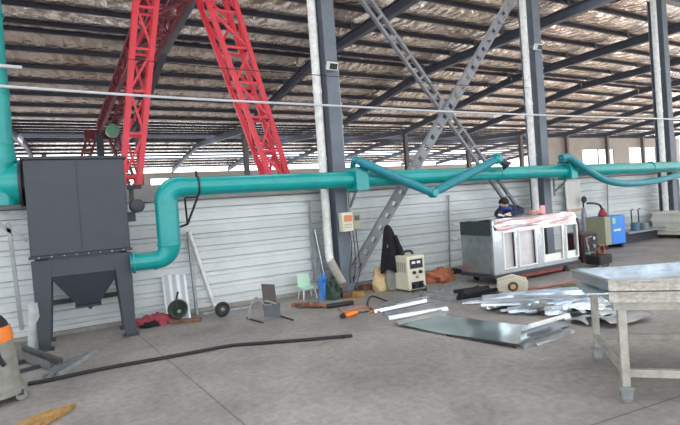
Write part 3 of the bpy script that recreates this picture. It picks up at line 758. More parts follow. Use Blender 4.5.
vb = [pel, pel.lerp(chs, .5)+V((0,.03,.02)), chs, nk, hd+V((.01,.01,-.03)), hd+V((0,-.0,.05)),
      sl, el, hl, sr, er, hr,
      pel+V((-.1, 0, -.06)), V((pf.x-.12, pf.y-.05, .48)), V((pf.x-.12, pf.y, .08)), V((pf.x-.13, pf.y-.14, .04)),
      pel+V((.1, 0, -.06)), V((pf.x+.14, pf.y-.03, .48)), V((pf.x+.15, pf.y+.02, .08)), V((pf.x+.16, pf.y-.12, .04))]
eb = [(0,1),(1,2),(2,3),(3,4),(4,5),(2,6),(6,7),(7,8),(2,9),(9,10),(10,11),(0,12),(12,13),(13,14),(14,15),(0,16),(16,17),(17,18),(18,19)]
rb_ = [.14,.14,.15,.055,.088,.085,.07,.047,.034,.07,.047,.034,.09,.065,.045,.035,.09,.065,.045,.035]
skin('body', vb, eb, rb_, SKIN, pe)
# clothing over the body
vj = [pel+V((0,0,-.02)), pel.lerp(chs, .5)+V((0,.03,.03)), chs+V((0,0,.01)), nk+V((.02,.03,.0)), sl, el, el.lerp(hl, .8), sr, er, er.lerp(hr, .8)]
skin('jacket', vj, [(0,1),(1,2),(2,3),(2,4),(4,5),(5,6),(2,7),(7,8),(8,9)], [.17,.19,.2,.11,.12,.085,.06,.125,.09,.06], NAVY, pe)
vt = [pel, pel+V((-.1, 0, -.06)), V((pf.x-.12, pf.y-.05, .48)), V((pf.x-.12, pf.y, .12)), pel+V((.1, 0, -.06)), V((pf.x+.14, pf.y-.03, .48)), V((pf.x+.15, pf.y+.02, .12))]
skin('trousers', vt, [(0,1),(1,2),(2,3),(0,4),(4,5),(5,6)], [.16,.115,.085,.075,.115,.085,.075], TROUS, pe)
# hair, ears, face
def ball(c, r, sx=1, sy=1, sz=1, n=16, m=10, half=None):
    mb = MB(); pr = []
    lo = 0 if half is None else half
    for i in range(m+1):
        th = PI*(lo+(1-lo)*i/m); pr.append((max(.001, r*math.sin(th)), -r*math.cos(th)))
    mb.lathe((0,0,0), pr, n); mb.v = [V(c)+V((v.x*sx, v.y*sy, v.z*sz)) for v in mb.v]; return mb
ball(hd+V((.012, .02, .045)), .112, .98, 1.05, 1.0, half=.4).build('hair', HAIR, pe)
ball(hd+V((-.045, -.095, -.02)), .018, 1, 1.2, 1.4).build('nose', SKIN, pe)
for k in (-1, 1): ball(hd+V((-.045+k*.036, -.088, .012)), .013).build('eye', HAIR, pe)
for k in (-1, 1): ball(hd+V((k*.09, .0, .0)), .024, .5, 1, 1.3).build('ear', SKIN, pe)
mb = MB(); mb.tube(smoothpath([hd+V((-.09, .0, -.075)), hd+V((-.05,-.1,-.085)), hd+V((.05,-.1,-.09)), hd+V((.13, .0,-.08)), hd+V((.1,.1,-.05)), hd+V((-.03,.1,-.05))], 4), .038, 10); mb.build('hood_collar', mat('bright_blue_cloth', (36, 70, 150), .8, 0, .2, 10), pe)
for h_, sgn in ((hl, 1), (hr, -1)):
    o_ = None
    for k in range(4):
        a = h_+V((sgn*(-.034+.022*k), -.04, -.005)); ln = (.06, .072, .068, .055)[k]
        mb = MB(); mb.tube([a+V((0,.04,.0)), a, a+V((0,-ln*.6,-.004)), a+V((0,-ln,-.022))], [.013,.011,.010,.008], 8); mb.build('finger', GLOVE, pe)
    mb = MB(); mb.tube([h_+V((sgn*.03, .02, 0)), h_+V((sgn*.055, -.02, -.005)), h_+V((sgn*.058, -.05, -.015))], [.014,.012,.009], 8); mb.build('thumb', GLOVE, pe)
    ball(h_, .042, 1, 1.15, .55).build('glove', GLOVE, pe)

# ------------------------------------------------------------------ machines right of the chamber
p = G(591, 262); rmx = thing('power_source', 'dark red and black welding power source right of the sheet metal chamber', 'welding machine', p)
MB().box(p+V((0,.25,.36)), (.55, .5, .62)).build('case', MREDM, rmx, bevel=.02)
MB().box(p+V((0,-.01,.36)), (.5, .02, .56)).build('front_panel', BLACK, rmx)
for k, (x, z) in enumerate(((-.13, .52), (.1, .54), (-.13, .36), (.1, .36))):
    MB().lathe(p+V((x, -.02, z)), [(.04, -.03), (.045, 0)], 12, 'y').build('knob', [CLOTHR, GALV, CLOTHR, GALVD][k], rmx)
for k in range(3): MB().box(p+V((0, -.022, .12+k*.05)), (.42, .01, .018)).build('grille_bar', GALVD, rmx)
for x in (-.2, .2):
    for y in (.05, .45): MB().lathe(p+V((x, y, .05)), [(.03, -.02), (.05, -.018), (.05, .018), (.03, .02)], 10, 'y').build('wheel', BLACK, rmx)
# blue and olive cabinet: left olive side faces us obliquely, blue front
p = G(614, 249); bc = thing('machine_cabinet', 'blue fronted machine cabinet with olive side under the duct', 'cabinet', p)
q0, q1, q2 = W(601, 240, p.y+.35), W(612.5, 240, p.y), W(626, 240, p.y)
zt2 = W(613, 216, p.y).z; zb2 = .12
mb = MB(); c = V(((q1.x+q2.x)/2, p.y+.3, (zt2+zb2)/2)); mb.box(c, (q2.x-q1.x, .6, zt2-zb2)); mb.build('front', BLUEP, bc, bevel=.01)
mb = MB(); xa = q1.x-.27; mb.box(((xa+q1.x)/2, p.y+.31, (zt2+zb2)/2), (q1.x-xa-.004, .6, zt2-zb2-.01)); mb.build('side_case', OLIVE, bc, bevel=.01)
MB().box((q1.x+.1, p.y-.006, zt2-.13), (.13, .01, .16)).build('label_plate', mat('green_label', (150, 206, 150), .6), bc)
for k in range(6): MB().box((q1.x+.1+k*.055, p.y-.006, zb2+.38), (.034, .01, .06)).build('lettering', PAPER, bc)
for x in (xa+.08, q2.x-.08): MB().box((x, p.y+.3, zb2/2), (.08, .5, zb2)).build('skid', BLACK, bc)
hh = V((q1.x-.05, p.y+.2, zt2))
mb = MB(); mb.lathe(hh, [(.1, 0), (.12, .05), (.05, .2), (.02, .24)], 14); mb.build('wire_feeder', CLOTHR, bc)
mb = MB(); mb.tube(smoothpath([hh+V((0,0,.18)), hh+V((-.15,-.03,.32)), hh+V((-.4,-.05,.38)), hh+V((-.7,-.05,.4))], 5), .028, 8); mb.build('torch_hose', BLACK, bc)
# gas cylinder stand
p = G(586, 262); p = V((W(585, 230, 8.45).x, 8.45, 0)); t = thing('gas_cylinder', 'slim dark gas cylinder with gauge against the wall left of the blue cabinet', 'gas cylinder', p)
MB().lathe(p, [(.06, 0), (.07, .02), (.07, 1.0), (.045, 1.12), (.03, 1.16)], 16).build('cylinder', GALVD, t)
MB().lathe(p+V((0,0,1.16)), [(.02, 0), (.025, .2)], 10).build('valve', BLACK, t)
mb = MB(); mb.lathe(p+V((0,-.03,1.38)), [(.08, -.03), (.1, 0), (.08, .03)], 14, 'y'); mb.build('gauge', BLACK, t)
# small dark trolley
p = G(606, 267); t = thing('tool_trolley', 'small black tool trolley with tangled hoses in front of the blue cabinet', 'trolley', p)
MB().box(p+V((0,.15,.16)), (.42, .34, .2)).build('tray', BLACK, t, bevel=.02)
for x in (-.16, .16):
    for y in (.03, .27): MB().lathe(p+V((x, y, .04)), [(.02, -.02), (.04, -.015), (.04, .015), (.02, .02)], 10, 'y').build('wheel', DUST, t)
for k in range(3): MB().torus(p+V((-.06+.07*k, .12, .3+.03*k)), .1, .018, 'y', 18, 6).build('hose_coil', [RUST, BLACK, CLOTHO][k], t)
MB().tube([p+V((-.15,.25,.25)), p+V((-.17,.3,.62)), p+V((.02,.3,.64))], .014, 8).build('handle', GALVD, t)
tp = [W(566, 216, 7.0), W(573, 212.5, 7.0), W(578, 222, 7.0), W(580, 240, 7.0), W(581, 262, 7.0)]
tag(MB().tube(smoothpath(tp, 6), .02, 8).build('hose', mat('brown_hose', (110, 62, 58), .6)), 'brownish hose arching over the right end of the sheet metal chamber', 'hose')
# hanging sheet
a, b = W(565, 181, 8.6), W(581.5, 209, 8.6)
def curt(u, v): return (a.x+(b.x-a.x)*u, 8.6+.01*math.sin(12*u), a.z+(b.z-a.z)*v)
hs = thing('hanging_sheet', 'white sheet hanging on the wall below the second branch box', 'sheet', (a.x, 8.6, b.z))
MB().sheet(curt, 16, 4, .008).build('sheet', PAPER, hs, smooth=60)
MB().bar((a.x, 8.585, b.z), (b.x, 8.585, b.z), .02, .06).build('hem', mat('beige_hem', (206, 176, 140), .7), hs)
# plate stack on the right
p = G(653, 262); p = V((p.x, p.y, 0))
p.y = 7.5; lft = W(654, 245, 8.35).x
for k in range(11):
    zc_ = .12+k*.062
    o_ = MB().box((lft+1.3+rn.uniform(-.06, .06), p.y+.45+rn.uniform(-.02, .02), zc_+.027), (2.5, .9, .052)).build('stacked_sheet', PANELW)
    lab = 'white panel in the middle of the stack at the right by the third column'
    if k == 0: lab = 'lowest white panel of the stack by the third column'
    if k == 10: lab = 'topmost white panel of the stack by the third column'
    tag(o_, lab, 'panel', 'white panels stacked by the third column')
for k, x in enumerate((.4, 2.1)):
    tag(MB().box((lft+x, p.y+.45, .06), (.1, .9, .12)).build('bearer', RUST), ['brown bearer under the left end of the white panel stack', 'brown bearer under the right end of the white panel stack'][k], 'bearer')
# cans and tool behind the stack, low bench by the wall
p = V((W(640, 240, 8.3).x, 8.3, 0)); t = thing('low_bench', 'low dark bench against the wall between blue cabinet and white panel stack', 'bench', p)
MB().box(p+V((0,0,.32)), (1.9, .5, .05)).build('top', GALVD, t)
MB().box(p+V((0,.1,.15)), (1.8, .3, .28)).build('base', STEELD, t)
for k, (px, c_, lab) in enumerate(((636, mat('blue_drum', (72, 100, 128), .5), 'small blue grey drum on the low bench by the wall'), (645, mat('grey_drum', (110, 120, 128), .5), 'small grey drum on the low bench by the wall'))):
    q = V((W(px, 240, 8.2).x, 8.2, .345)); MB_ = MB().lathe(q, [(.1, 0), (.12, .01), (.12, .22-.04*k), (.1, .24-.04*k)], 16); tag(MB_.build('drum', c_), lab, 'drum')
for k, px in enumerate((633, 640)):
    q = V((W(px, 240, 8.32).x, 8.32, .345)); tp = [q, q+V((0,0,.45)), q+V((-.04,-.02,.58)), q+V((.06,-.02,.62))]
    tag(MB().tube(smoothpath(tp, 4), .016, 8).build('torch_stand', BLACK), ['left bent black rod standing on the low bench', 'right bent black rod standing on the low bench'][k], 'rod')
q = V((W(672, 200, 7.9).x, 7.7, 0)); t = thing('valve_rack', 'slim rack with red valve at the third column on the right edge', 'rack', q)
mb = MB(); mb.bar(q, q+V((0,0,1.75)), .05, .05); mb.bar(q+V((.5,0,0)), q+V((.5,0,1.75)), .05, .05); mb.bar(q+V((0,0,1.2)), q+V((.5,0,1.2)), .04, .04); mb.build('frame', GALVD, t)
MB().lathe(q+V((.15,-.04,1.42)), [(.06, -.03), (.08, 0), (.06, .03)], 14, 'y').build('valve_wheel', CLOTHR, t)
MB().box(q+V((.28,-.03,1.1)), (.16, .1, .2)).build('valve_box', GREENM, t)

# ------------------------------------------------------------------ sheet steel on the floor
def strip(a, b, w_, h_, name, lab, m, grp, kind='chan', za=.0, zb_=.0):
    a, b = G(*a), G(*b); a.z += za; b.z += zb_
    mb = MB()
    if kind == 'chan': mb.chan(a, b, w_, h_)
    elif kind == 'ang': mb.ang(a, b, w_)
    elif kind == 'tube': mb.box((0,0,0),(0,0,0)) if False else mb.prof(a, b, [(-w_/2,0),(w_/2,0),(w_/2,h_),(-w_/2,h_)])
    else: mb.prof(a, b, [(-w_/2,0),(w_/2,0),(w_/2,.006),(w_/2*.4,h_),(-w_/2*.4,h_),(-w_/2,.006)])
    return tag(mb.build(name, m, smooth=0), lab, 'steel strip', grp)
gA = 'galvanised channels lying left of the big sheet'
strip((374, 313), (426, 302), .06, .05, 'steel_channel', 'rearmost galvanised channel of the three left of the big sheet', GALV2, gA, 'flat')
strip((384, 316), (436, 305), .07, .06, 'steel_channel', 'middle galvanised channel of the three left of the big sheet', GALV, gA)
strip((388, 319.5), (447, 310), .1, .055, 'steel_channel', 'frontmost galvanised channel of the three left of the big sheet', GALV2, gA, 'flat')
gB = 'dull steel channels before the beige welding machine'
strip((383, 307), (425, 294), .1, .05, 'steel_channel', 'long dull channel in front of the beige welding machine', GALVD, gB)
strip((396, 306), (428, 298), .06, .04, 'steel_channel', 'short dull channel beside the long one before the beige welding machine', GALVD, gB, 'flat')
strip((424, 296), (452, 302), .12, .06, 'steel_channel', 'dull channel pointing at the black heap of strips', GALVD, gB, 'flat')
strip((428, 292), (470, 297), .1, .05, 'steel_channel', 'rearmost dull channel pointing at the black heap of strips', GALVD, gB, 'flat')
strip((440, 291), (463, 284), .08, .04, 'steel_channel', 'dull channel reaching towards the chamber cart wheels', GALVD, gB)
# black heap
gC = 'black strips heaped before the chamber'
for k in range(9):
    a = (450+rn.uniform(0, 14), 303-rn.uniform(0, 6)); b = (478+rn.uniform(0, 24), 297-rn.uniform(0, 6))
    strip(a, b, .06, .05, 'black_strip', 'black painted strip in the dark heap before the chamber', TARP, gC, 'ang', .01+.014*k, .01+.014*k)
# the long heap of galvanised offcuts
gD = 'galvanised offcuts heaped across the floor'
gl = 'thin galvanised offcut in the long heap before the workbench'
k = 0
ends = [((458, 303), (515, 296)), ((466, 304), (545, 294)), ((478, 303), (540, 300)), ((462, 305), (520, 302)), ((530, 293), (577, 291)), ((540, 300), (600, 296)), ((520, 303), (590, 297)),
        ((486, 311), (530, 302)), ((492, 313), (548, 303)), ((500, 314), (560, 306)), ((508, 315), (575, 308)), ((515, 312), (590, 305)), ((526, 316), (584, 310)), ((540, 316), (600, 309)), ((545, 318), (605, 312)),
        ((488, 307), (540, 298)), ((504, 309), (580, 302)), ((515, 306), (560, 300)), ((535, 310), (610, 303)), ((550, 312), (598, 318)), ((556, 308), (606, 300)), ((498, 305), (552, 306)), ((520, 311), (565, 316)),
        ((570, 316), (612, 306)), ((560, 303), (596, 300)), ((575, 311), (622, 304))] + [((rn.uniform(478, 560), rn.uniform(306, 315)), (rn.uniform(560, 612), rn.uniform(298, 309))) for _ in range(14)]
for a, b in ends:
    z = .012+.006*k; kind = ('chan', 'flat', 'ang', 'flat')[k % 4]
    strip(a, b, rn.uniform(.03, .1), rn.uniform(.02, .045), 'steel_offcut', gl, (GALV2, GALV, GALVD, GALV2, GALV2, GALV, GALVD, GALV, GALV2, TARP)[rn.randrange(10)], gD, kind, z*.5, z*.5+rn.uniform(0, .03)); k += 1
gE = 'bent galvanised sheets at the right end of the heap'
for k, (a, b, w_, lab) in enumerate((((577, 325), (612, 314), .3, 'bent sheet at the front of the heap left of the bench leg'), ((590, 318), (630, 308), .34, 'bent sheet half under the workbench'), ((598, 327), (640, 318), .36, 'frontmost bent sheet under the workbench'), ((574, 318), (606, 309), .25, 'bent sheet behind the bench leg'))):
    A, B = G(*a), G(*b); d = (B-A); nrm = V((-d.y, d.x, 0)).normalized()
    def fn(u, v, A=A, d=d, nrm=nrm, w_=w_, k=k): return A+d*u+nrm*(v-.5)*w_+V((0,0,.02+.04*k*.5+.05*math.sin(PI*v)*(1-.6*u)+.02*math.sin(6*u+k)))
    tag(MB().sheet(fn, 10, 8, .004).build('bent_sheet', GALV2 if k % 2 else GALV, smooth=60), 'bluish ' + lab, 'sheet', gE)
# the big sheet with rolled edges
A, B, C_, D_ = G(398, 327), G(442, 317), G(545, 331), G(518, 349)
def big(u, v):
    p = (A*(1-v)+B*v)*(1-u)+(D_*(1-v)+C_*v)*u; q = V(p)
    q.z = .03+.05*max(0, u-.75)**1.0*2*(1 if True else 0)+.012*math.sin(9*u+1)*math.sin(2*v+1)
    return q
SHT = mat('mirror_galvanised', (184, 200, 200), .18, .85, .12, 1.5, bump=.06, bscale=3)
bs = thing('galvanised_sheet', 'large shiny galvanised sheet with folded edges lying on the open floor', 'sheet', (A+C_)/2)
MB().sheet(big, 28, 10, .005).build('sheet', SHT, bs, smooth=60)
mb = MB(); 
def edge(a, b, w_, h_, z, nm, m, par=bs):
    a, b = V(a), V(b); a.z = b.z = z
    MB().prof(a, b, [(-w_/2,0),(w_/2,0),(w_/2,.02),(w_/4,h_*.6),(0,h_),(-w_/2,h_),(-w_/2,h_-.012),(-.01,h_-.012),(w_/4-.015,h_*.55),(w_/2-.015,.012),(-w_/2,.012)]).build(nm, m, par, smooth=0)
edge(G(397, 326.5), G(444, 316), .16, .065, .012, 'folded_edge', GALV)
def rimf(u, v):
    p = D_*(1-u)+C_*u; return V((p.x, p.y, 0))+V((.1*v, -.12*v, .075-.06*v*v+.0*u))
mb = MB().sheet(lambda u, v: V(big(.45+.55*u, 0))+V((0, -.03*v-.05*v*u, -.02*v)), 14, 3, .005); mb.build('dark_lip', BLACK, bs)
gF = 'bright channels at the right end of the big sheet'
strip((530, 333.5), (569, 320), .07, .06, 'steel_channel', 'bright white channel, rearmost at the right end of the big sheet', PAPER, gF, 'flat', .05, .03)
strip((524, 341), (568, 326), .09, .07, 'steel_channel', 'bright channel in the middle at the right end of the big sheet', GALV2, gF, 'chan', .03, .02)
strip((520, 348.5), (566, 334), .12, .06, 'steel_channel', 'frontmost channel at the right end of the big sheet', GALVD, gF, 'chan', .0, .0)
strip((535, 346), (572, 332), .08, .03, 'steel_channel', 'flat channel lying on the floor right of the frontmost bright channel', GALVD, gF, 'flat')
# cable reel
p = G(516, 296); t = thing('cable_reel', 'cream hexagonal reel with dark centre lying before the chamber cart', 'reel', p)
mb = MB(); R_ = .22; c = p+V((0, .05, .155)); hexp = [(R_*1.25*math.cos(PI/3*i+.5), R_*.72*math.sin(PI/3*i+.5)) for i in range(6)]
dv = V((.6, .75, .3)).normalized()
for nm, o_ in (('front_flange', 0), ('rear_flange', .11)): MB().prof(c+dv*o_, c+dv*(o_+.03), hexp).build(nm, BEIGE, t, smooth=0)
MB().tube([c+dv*.03, c+dv*.11], .11, 16).build('wound_wire', RUST, t)
MB().tube([c-dv*.012, c+dv*.02], .085, 18).build('hub', RUST, t)
MB().tube([c-dv*.02, c+dv*.02], .045, 14).build('core', TAN, t)
cp = [p+V((.2,.1,.08)), G(540, 288, .03), G(552, 286, .02), G(566, 284, .02), G(576, 281, .02)]
tag(MB().tube(smoothpath(cp, 5), .022, 8).build('hose', mat('reddish_hose', (140, 80, 64), .6)), 'reddish hose on the floor right of the hexagonal reel', 'hose')
q = G(572, 288); tag(crumple(q, (.4, .2, .06), 14).build('rag', mat('olive_rag', (84, 96, 72), .9), smooth=60), 'olive rag on the floor behind the bench corner', 'rag')
# ------------------------------------------------------------------ rolling workbench on the right
A, B = G(627, 402), G(598, 360)
sd = V((B.x-A.x, B.y-A.y, 0)); Wd = sd.length; sd.normalize(); ld = V((sd.y, -sd.x, 0))
if ld.dot(RT0) < 0: ld = -ld
LL = 1.9
wb_ = thing('rolling_workbench', 'worn metal workbench on castors at the right edge', 'workbench', A+sd*Wd/2+ld*LL/2)
ZT = .80
Rb = M((( ld.x, sd.x, 0), (ld.y, sd.y, 0), (0, 0, 1)))
def P(l, s_, z): return A+ld*l+sd*s_+V((0,0,z))
for l in (0, LL):
    for s_ in (0, Wd):
        MB().bar(P(l, s_, .13), P(l, s_, ZT-.06), .06, .06, up=ld).build('leg', ALU, wb_, bevel=.004)
        mb = MB(); mb.box(P(l, s_, .125), (.11, .11, .012), Rb)
        vs = []
        for k in (-1, 1): mb.add([P(l-.05, s_+k*.028, .12), P(l+.05, s_+k*.028, .12), P(l+.03, s_+k*.028, .035), P(l-.03, s_+k*.028, .035), P(l-.05, s_+k*.034, .12), P(l+.05, s_+k*.034, .12), P(l+.03, s_+k*.034, .035), P(l-.03, s_+k*.034, .035)], [(0,1,2,3),(7,6,5,4),(0,4,5,1),(1,5,6,2),(2,6,7,3),(3,7,4,0)])
        ck = mb.build('castor_fork', GALVD, wb_, smooth=0)
        ax = sd*.02; MB().tube([P(l, s_, .048)-ax, P(l, s_, .048)+ax], .047, 16).build('castor_wheel', DUST, ck)
for s_, z in ((0, .235), (Wd, .235)): MB().bar(P(.02, s_, z), P(LL, s_, z), .05, .06).build('long_rail', ALU, wb_, bevel=.003)
for l in (0, LL): MB().bar(P(l, .03, .235), P(l, Wd-.03, .235), .045, .045).build('side_rail', ALU, wb_, bevel=.003)
for s_ in (0, Wd): MB().bar(P(-.06, s_, ZT-.03), P(LL+.06, s_, ZT-.03), .06, .08).build('top_rail', ALU, wb_, bevel=.003)
for l in (0, LL): MB().bar(P(l, 0, ZT-.03), P(l, Wd, ZT-.03), .05, .06).build('top_rail', STEELD, wb_, bevel=.003)
for l in (.6, 1.25): MB().bar(P(l, 0, ZT-.03), P(l, Wd, ZT-.03), .05, .05).build('cross_bar', ALU, wb_)
# two formed metal trays stacked on the bench
gG = 'formed metal trays stacked on the workbench'
def tray(zb_, h, FL, BL, BRd, lab, flange):
    t = thing('metal_tray', lab, 'tray', P(LL/2, Wd/2, zb_), gG)
    FR = FL+ld*(LL+.2); BR = BL+BRd*(LL+.25)
    c4 = [FL, FR, BR, BL]
    for v_ in c4: v_.z = zb_
    mid = (FL+FR+BR+BL)/4
    def at(v_, z, k=0.0): q = v_+(mid-v_).normalized()*k; return V((q.x, q.y, z))
    inn = [at(v_, zb_+.012, .02) for v_ in c4]
    def pan(u, v): return (inn[0]*(1-v)+inn[3]*v)*(1-u)+(inn[1]*(1-v)+inn[2]*v)*u+V((0,0,.004*math.sin(11*u+3*v)))
    MB().sheet(pan, 16, 8, .004).build('pan', GALV, t, smooth=60)
    for i, nm in enumerate(('front_lip', 'end_lip', 'rear_lip', 'end_lip')):
        a, b = c4[i], c4[(i+1) % 4]; n_ = V((-(b-a).y, (b-a).x, 0)).normalized()
        mb = MB(); z0_, z1_ = zb_, zb_+h
        o_ = n_*.006; r_ = n_*.03
        mb.prof(V((a.x,a.y,z0_)), V((b.x,b.y,z0_)), [(0,0),(0,h-.008),(.018,h-.008),(.018,h),(-.028,h),(-.028,h-.006),(-.006,h-.006),(-.006,0)])
        mb.build(nm, GRAIN if i == 0 else GALV, t, smooth=0)
    if flange:
        MB().box(FL+ld*-.08+sd*.25+V((0,0,h-.012)), (.16, .5, .008), Rb).build('flange', GALV2, t)
FL = G(608, 281, .978)
tray(ZT+.012, .08, V(FL), P(-.12, 1.15, 0), ld, 'lower grained metal tray on the workbench, under the open upper tray', True)
tray(ZT+.1, .082, V(FL), G(572, 270.5, .97), (G(680, 263, .97)-G(572, 270.5, .97)).normalized(), 'open upper metal tray on the workbench with shiny inside', False)

# ------------------------------------------------------------------ left side: vacuum cleaner, hose, bars
p = G(-6, 402); vc = thing('industrial_vacuum', 'dusty grey industrial vacuum cleaner with orange band at the left edge', 'vacuum cleaner', p)
MB().lathe(p, [(.22, .1), (.25, .13), (.25, .17), (.235, .2), (.215, .5), (.2, .6)], 28).build('drum', DUST, vc)
MB().lathe(p, [(.203, .6), (.205, .62), (.185, .74), (.17, .745)], 28).build('orange_band', ORANGE, vc)
MB().lathe(p, [(.17, .745), (.16, .78), (.12, .84), (.05, .87)], 28).build('motor_head', BLACK, vc)
MB().lathe(p, [(.24, .07), (.29, .08), (.29, .12), (.25, .13)], 28).build('base', DUST, vc)
for k in range(4):
    a = k*PI/2-.45; c = p+V((.27*math.cos(a), .27*math.sin(a), .05))
    mb = MB(); mb.lathe(c, [(.03, -.02), (.05, -.017), (.05, .017), (.03, .02)], 14, 'y'); w_ = mb.build('castor', DUST, vc)
    MB().box(c+V((0,0,.03)), (.05, .06, .05)).build('castor_fork', STEELD, w_)
rd = RT0*1.0; bk = -V((FW.x, FW.y, 0)).normalized()
hp = [p+rd*.1+bk*.1+V((0,0,.84)), p+rd*.15+bk*.15+V((0,0,.8)), p+rd*.18+bk*.17+V((0,0,.66)), p+rd*.22+bk*.19+V((0,0,.5)), p+rd*.25+bk*.16+V((0,0,.4))]
MB().tube(smoothpath(hp, 5), .022, 10).build('hose', BLACK, vc)
MB().lathe(p+bk*.21+V((0,0,.14)), [(.05, 0), (.05, .02)], 12).build('latch', BLACK, vc)
fh = [G(x, y, .018) for x, y in ((14, 386), (40, 381.5), (60, 377.5), (100, 369), (150, 360), (200, 351), (230, 345.5), (260, 343), (300, 340), (352, 335.5))]
tag(MB().tube(smoothpath(fh, 6), .042, 12, flat=.42).build('flat_hose', BLACK), 'long black flat hose lying across the open floor', 'hose')
tag(MB().bar(G(341, 337.5, .012), G(351, 335, .012), .05, .022).build('rubber_strip', BLACK), 'short black rubber strip beyond the end of the long flat hose', 'strip')
gH = 'grey steel bars on the floor at the left'
strip((46, 379), (92, 354), .075, .05, 'steel_bar', 'frontmost grey steel bar by the long black hose', GALVD, gH)
strip((58, 377), (96, 353), .06, .045, 'steel_bar', 'grey steel bar just behind the frontmost one by the black hose', GALVD, gH, 'flat')
strip((50, 373), (78, 358), .05, .045, 'steel_bar', 'short grey steel bar behind the pair by the black hose', GALVD, gH, 'ang')
strip((16, 357), (57, 369), .15, .11, 'steel_channel', 'big dusty steel channel lying between the vacuum cleaner and the bars', mat('dusty_steel', (104, 104, 104), .6, .2, .3, 8), gH, 'chan', .05, 0)
strip((14, 366), (42, 359), .05, .05, 'steel_bar', 'dark steel bar beside the vacuum cleaner under the big channel', STEELD, gH, 'tube')
strip((20, 373), (50, 365), .05, .04, 'steel_bar', 'dark steel bar nearest the vacuum cleaner, in front of the big channel', STEELD, gH, 'tube')
a, b = W(33, 303, 7.66), G(36, 349)
def shn(u, v):
    q = a*(1-v)+b*v; q = V(q); q.z = a.z*(1-v)+.01*v
    return q+V(((u-.5)*(.1+.1*v), .05*math.cos(PI*(u-.5))*-1, 0))
tag(MB().sheet(shn, 8, 10, .004).build('bent_sheet', mat('pale_sheet', (224, 228, 230), .3, .4, .2, 6), smooth=60), 'shiny bent metal sheet standing against the left leg of the dust collector', 'sheet')
pts = [G(x, y) for x, y in ((14, 430), (30, 421), (48, 415), (62, 410), (76, 407), (70, 412), (62, 417), (52, 422), (40, 429), (28, 438))]
mb = MB(); n = len(pts); mb.add([q+V((0,0,.006)) for q in pts]+[q+V((0,0,.03+.006*(i % 3))) for i, q in enumerate(pts)], [tuple(range(n))[::-1], tuple(range(n, 2*n))]+[(i, (i+1) % n, n+(i+1) % n, n+i) for i in range(n)])
tag(mb.build('board_scrap', STRAW, smooth=0), 'torn yellow brown board scrap on the floor at the lower left', 'scrap')
# foot of the wall right of the dust collector
q = G(157, 324); tag(crumple(q, (.66, .3, .15), 21).build('cloth_heap', CLOTHR, smooth=60), 'red cloth heap on the floor right of the dust collector', 'cloth')
q = G(150, 327); tag(crumple(q, (.3, .16, .07), 22).build('cloth_heap', BLACKF, smooth=60), 'small black cloth lying before the red cloth heap', 'cloth')
a, b = G(167, 320), G(191, 319)
dd = (b-a).normalized()
def ws(u, v):
    q = a*(1-u)+b*u; return V((q.x, q.y, 0))+V((0, .22*v+.012*(math.sin(6*PI*u)), .01+.72*v))
tag(MB().sheet(ws, 24, 2, .005).build('ribbed_sheet', mat('white_ribbed', (226, 230, 232), .4, .2), smooth=25), 'small bright ribbed metal sheet leaning on the white wall behind the green hose coil', 'sheet')
c = G(178, 321)+V((0, -.04, .21)); t = thing('hose_coil', 'dark green hose coil leaning on the bright ribbed sheet', 'hose', V((c.x, c.y, 0)))
for k, R_ in enumerate((.14, .125, .11, .09, .07, .05)): MB().torus(c+V((.006*k, (.012*k)-.03, -.01*k)), R_, .02, 'y', 26, 8).build('loop', GREEN, t)
MB().tube(smoothpath([c+V((-.03,-.02,-.12)), c+V((-.02,-.03,.05)), c+V((.0,-.02,.2)), c+V((.03,0,.27))], 5), .018, 8).build('loose_end', GREEN, t)
tag(MB().bar(G(170, 322, .03), G(201, 319, .03), .1, .05).build('wood_plank', RUST), 'dark plank at the foot of the bright ribbed sheet', 'plank')
gP = 'poles leaning on the wall under the duct bend'
a, b = W(188, 232, YW-.1), G(197, 315); tag(MB().tube([b, a], .03, 12).build('steel_pole', GALVD), 'upright grey pole beside the bright ribbed sheet', 'pole', gP)
a, b = W(189, 231, YW-.1), G(215, 309); tag(MB().tube([b+V((0,0,.02)), a], .035, 12).build('white_pole', WHITEP), 'slanting white pole leaning towards the black wheel', 'pole', gP)
q = G(223.5, 317); t = thing('wheel', 'black spoked wheel standing at the foot of the slanting white pole', 'wheel', q)
c = q+V((0, .03, .125)); MB().torus(c, .098, .028, 'y', 26, 10).build('tyre', BLACK, t)
mb = MB(); mb.lathe(c, [(.08, -.012), (.08, .012)], 20, 'y'); mb.build('disc', STEELD, t)
MB().lathe(c, [(.02, -.04), (.03, -.035), (.03, .035), (.02, .04)], 12, 'y').build('hub', GALVD, t)
tag(MB().bar(G(203, 314, .02), G(252, 307, .02), .05, .03).build('flat_bar', GALV), 'thin pale flat bar along the wall foot right of the black wheel', 'bar')
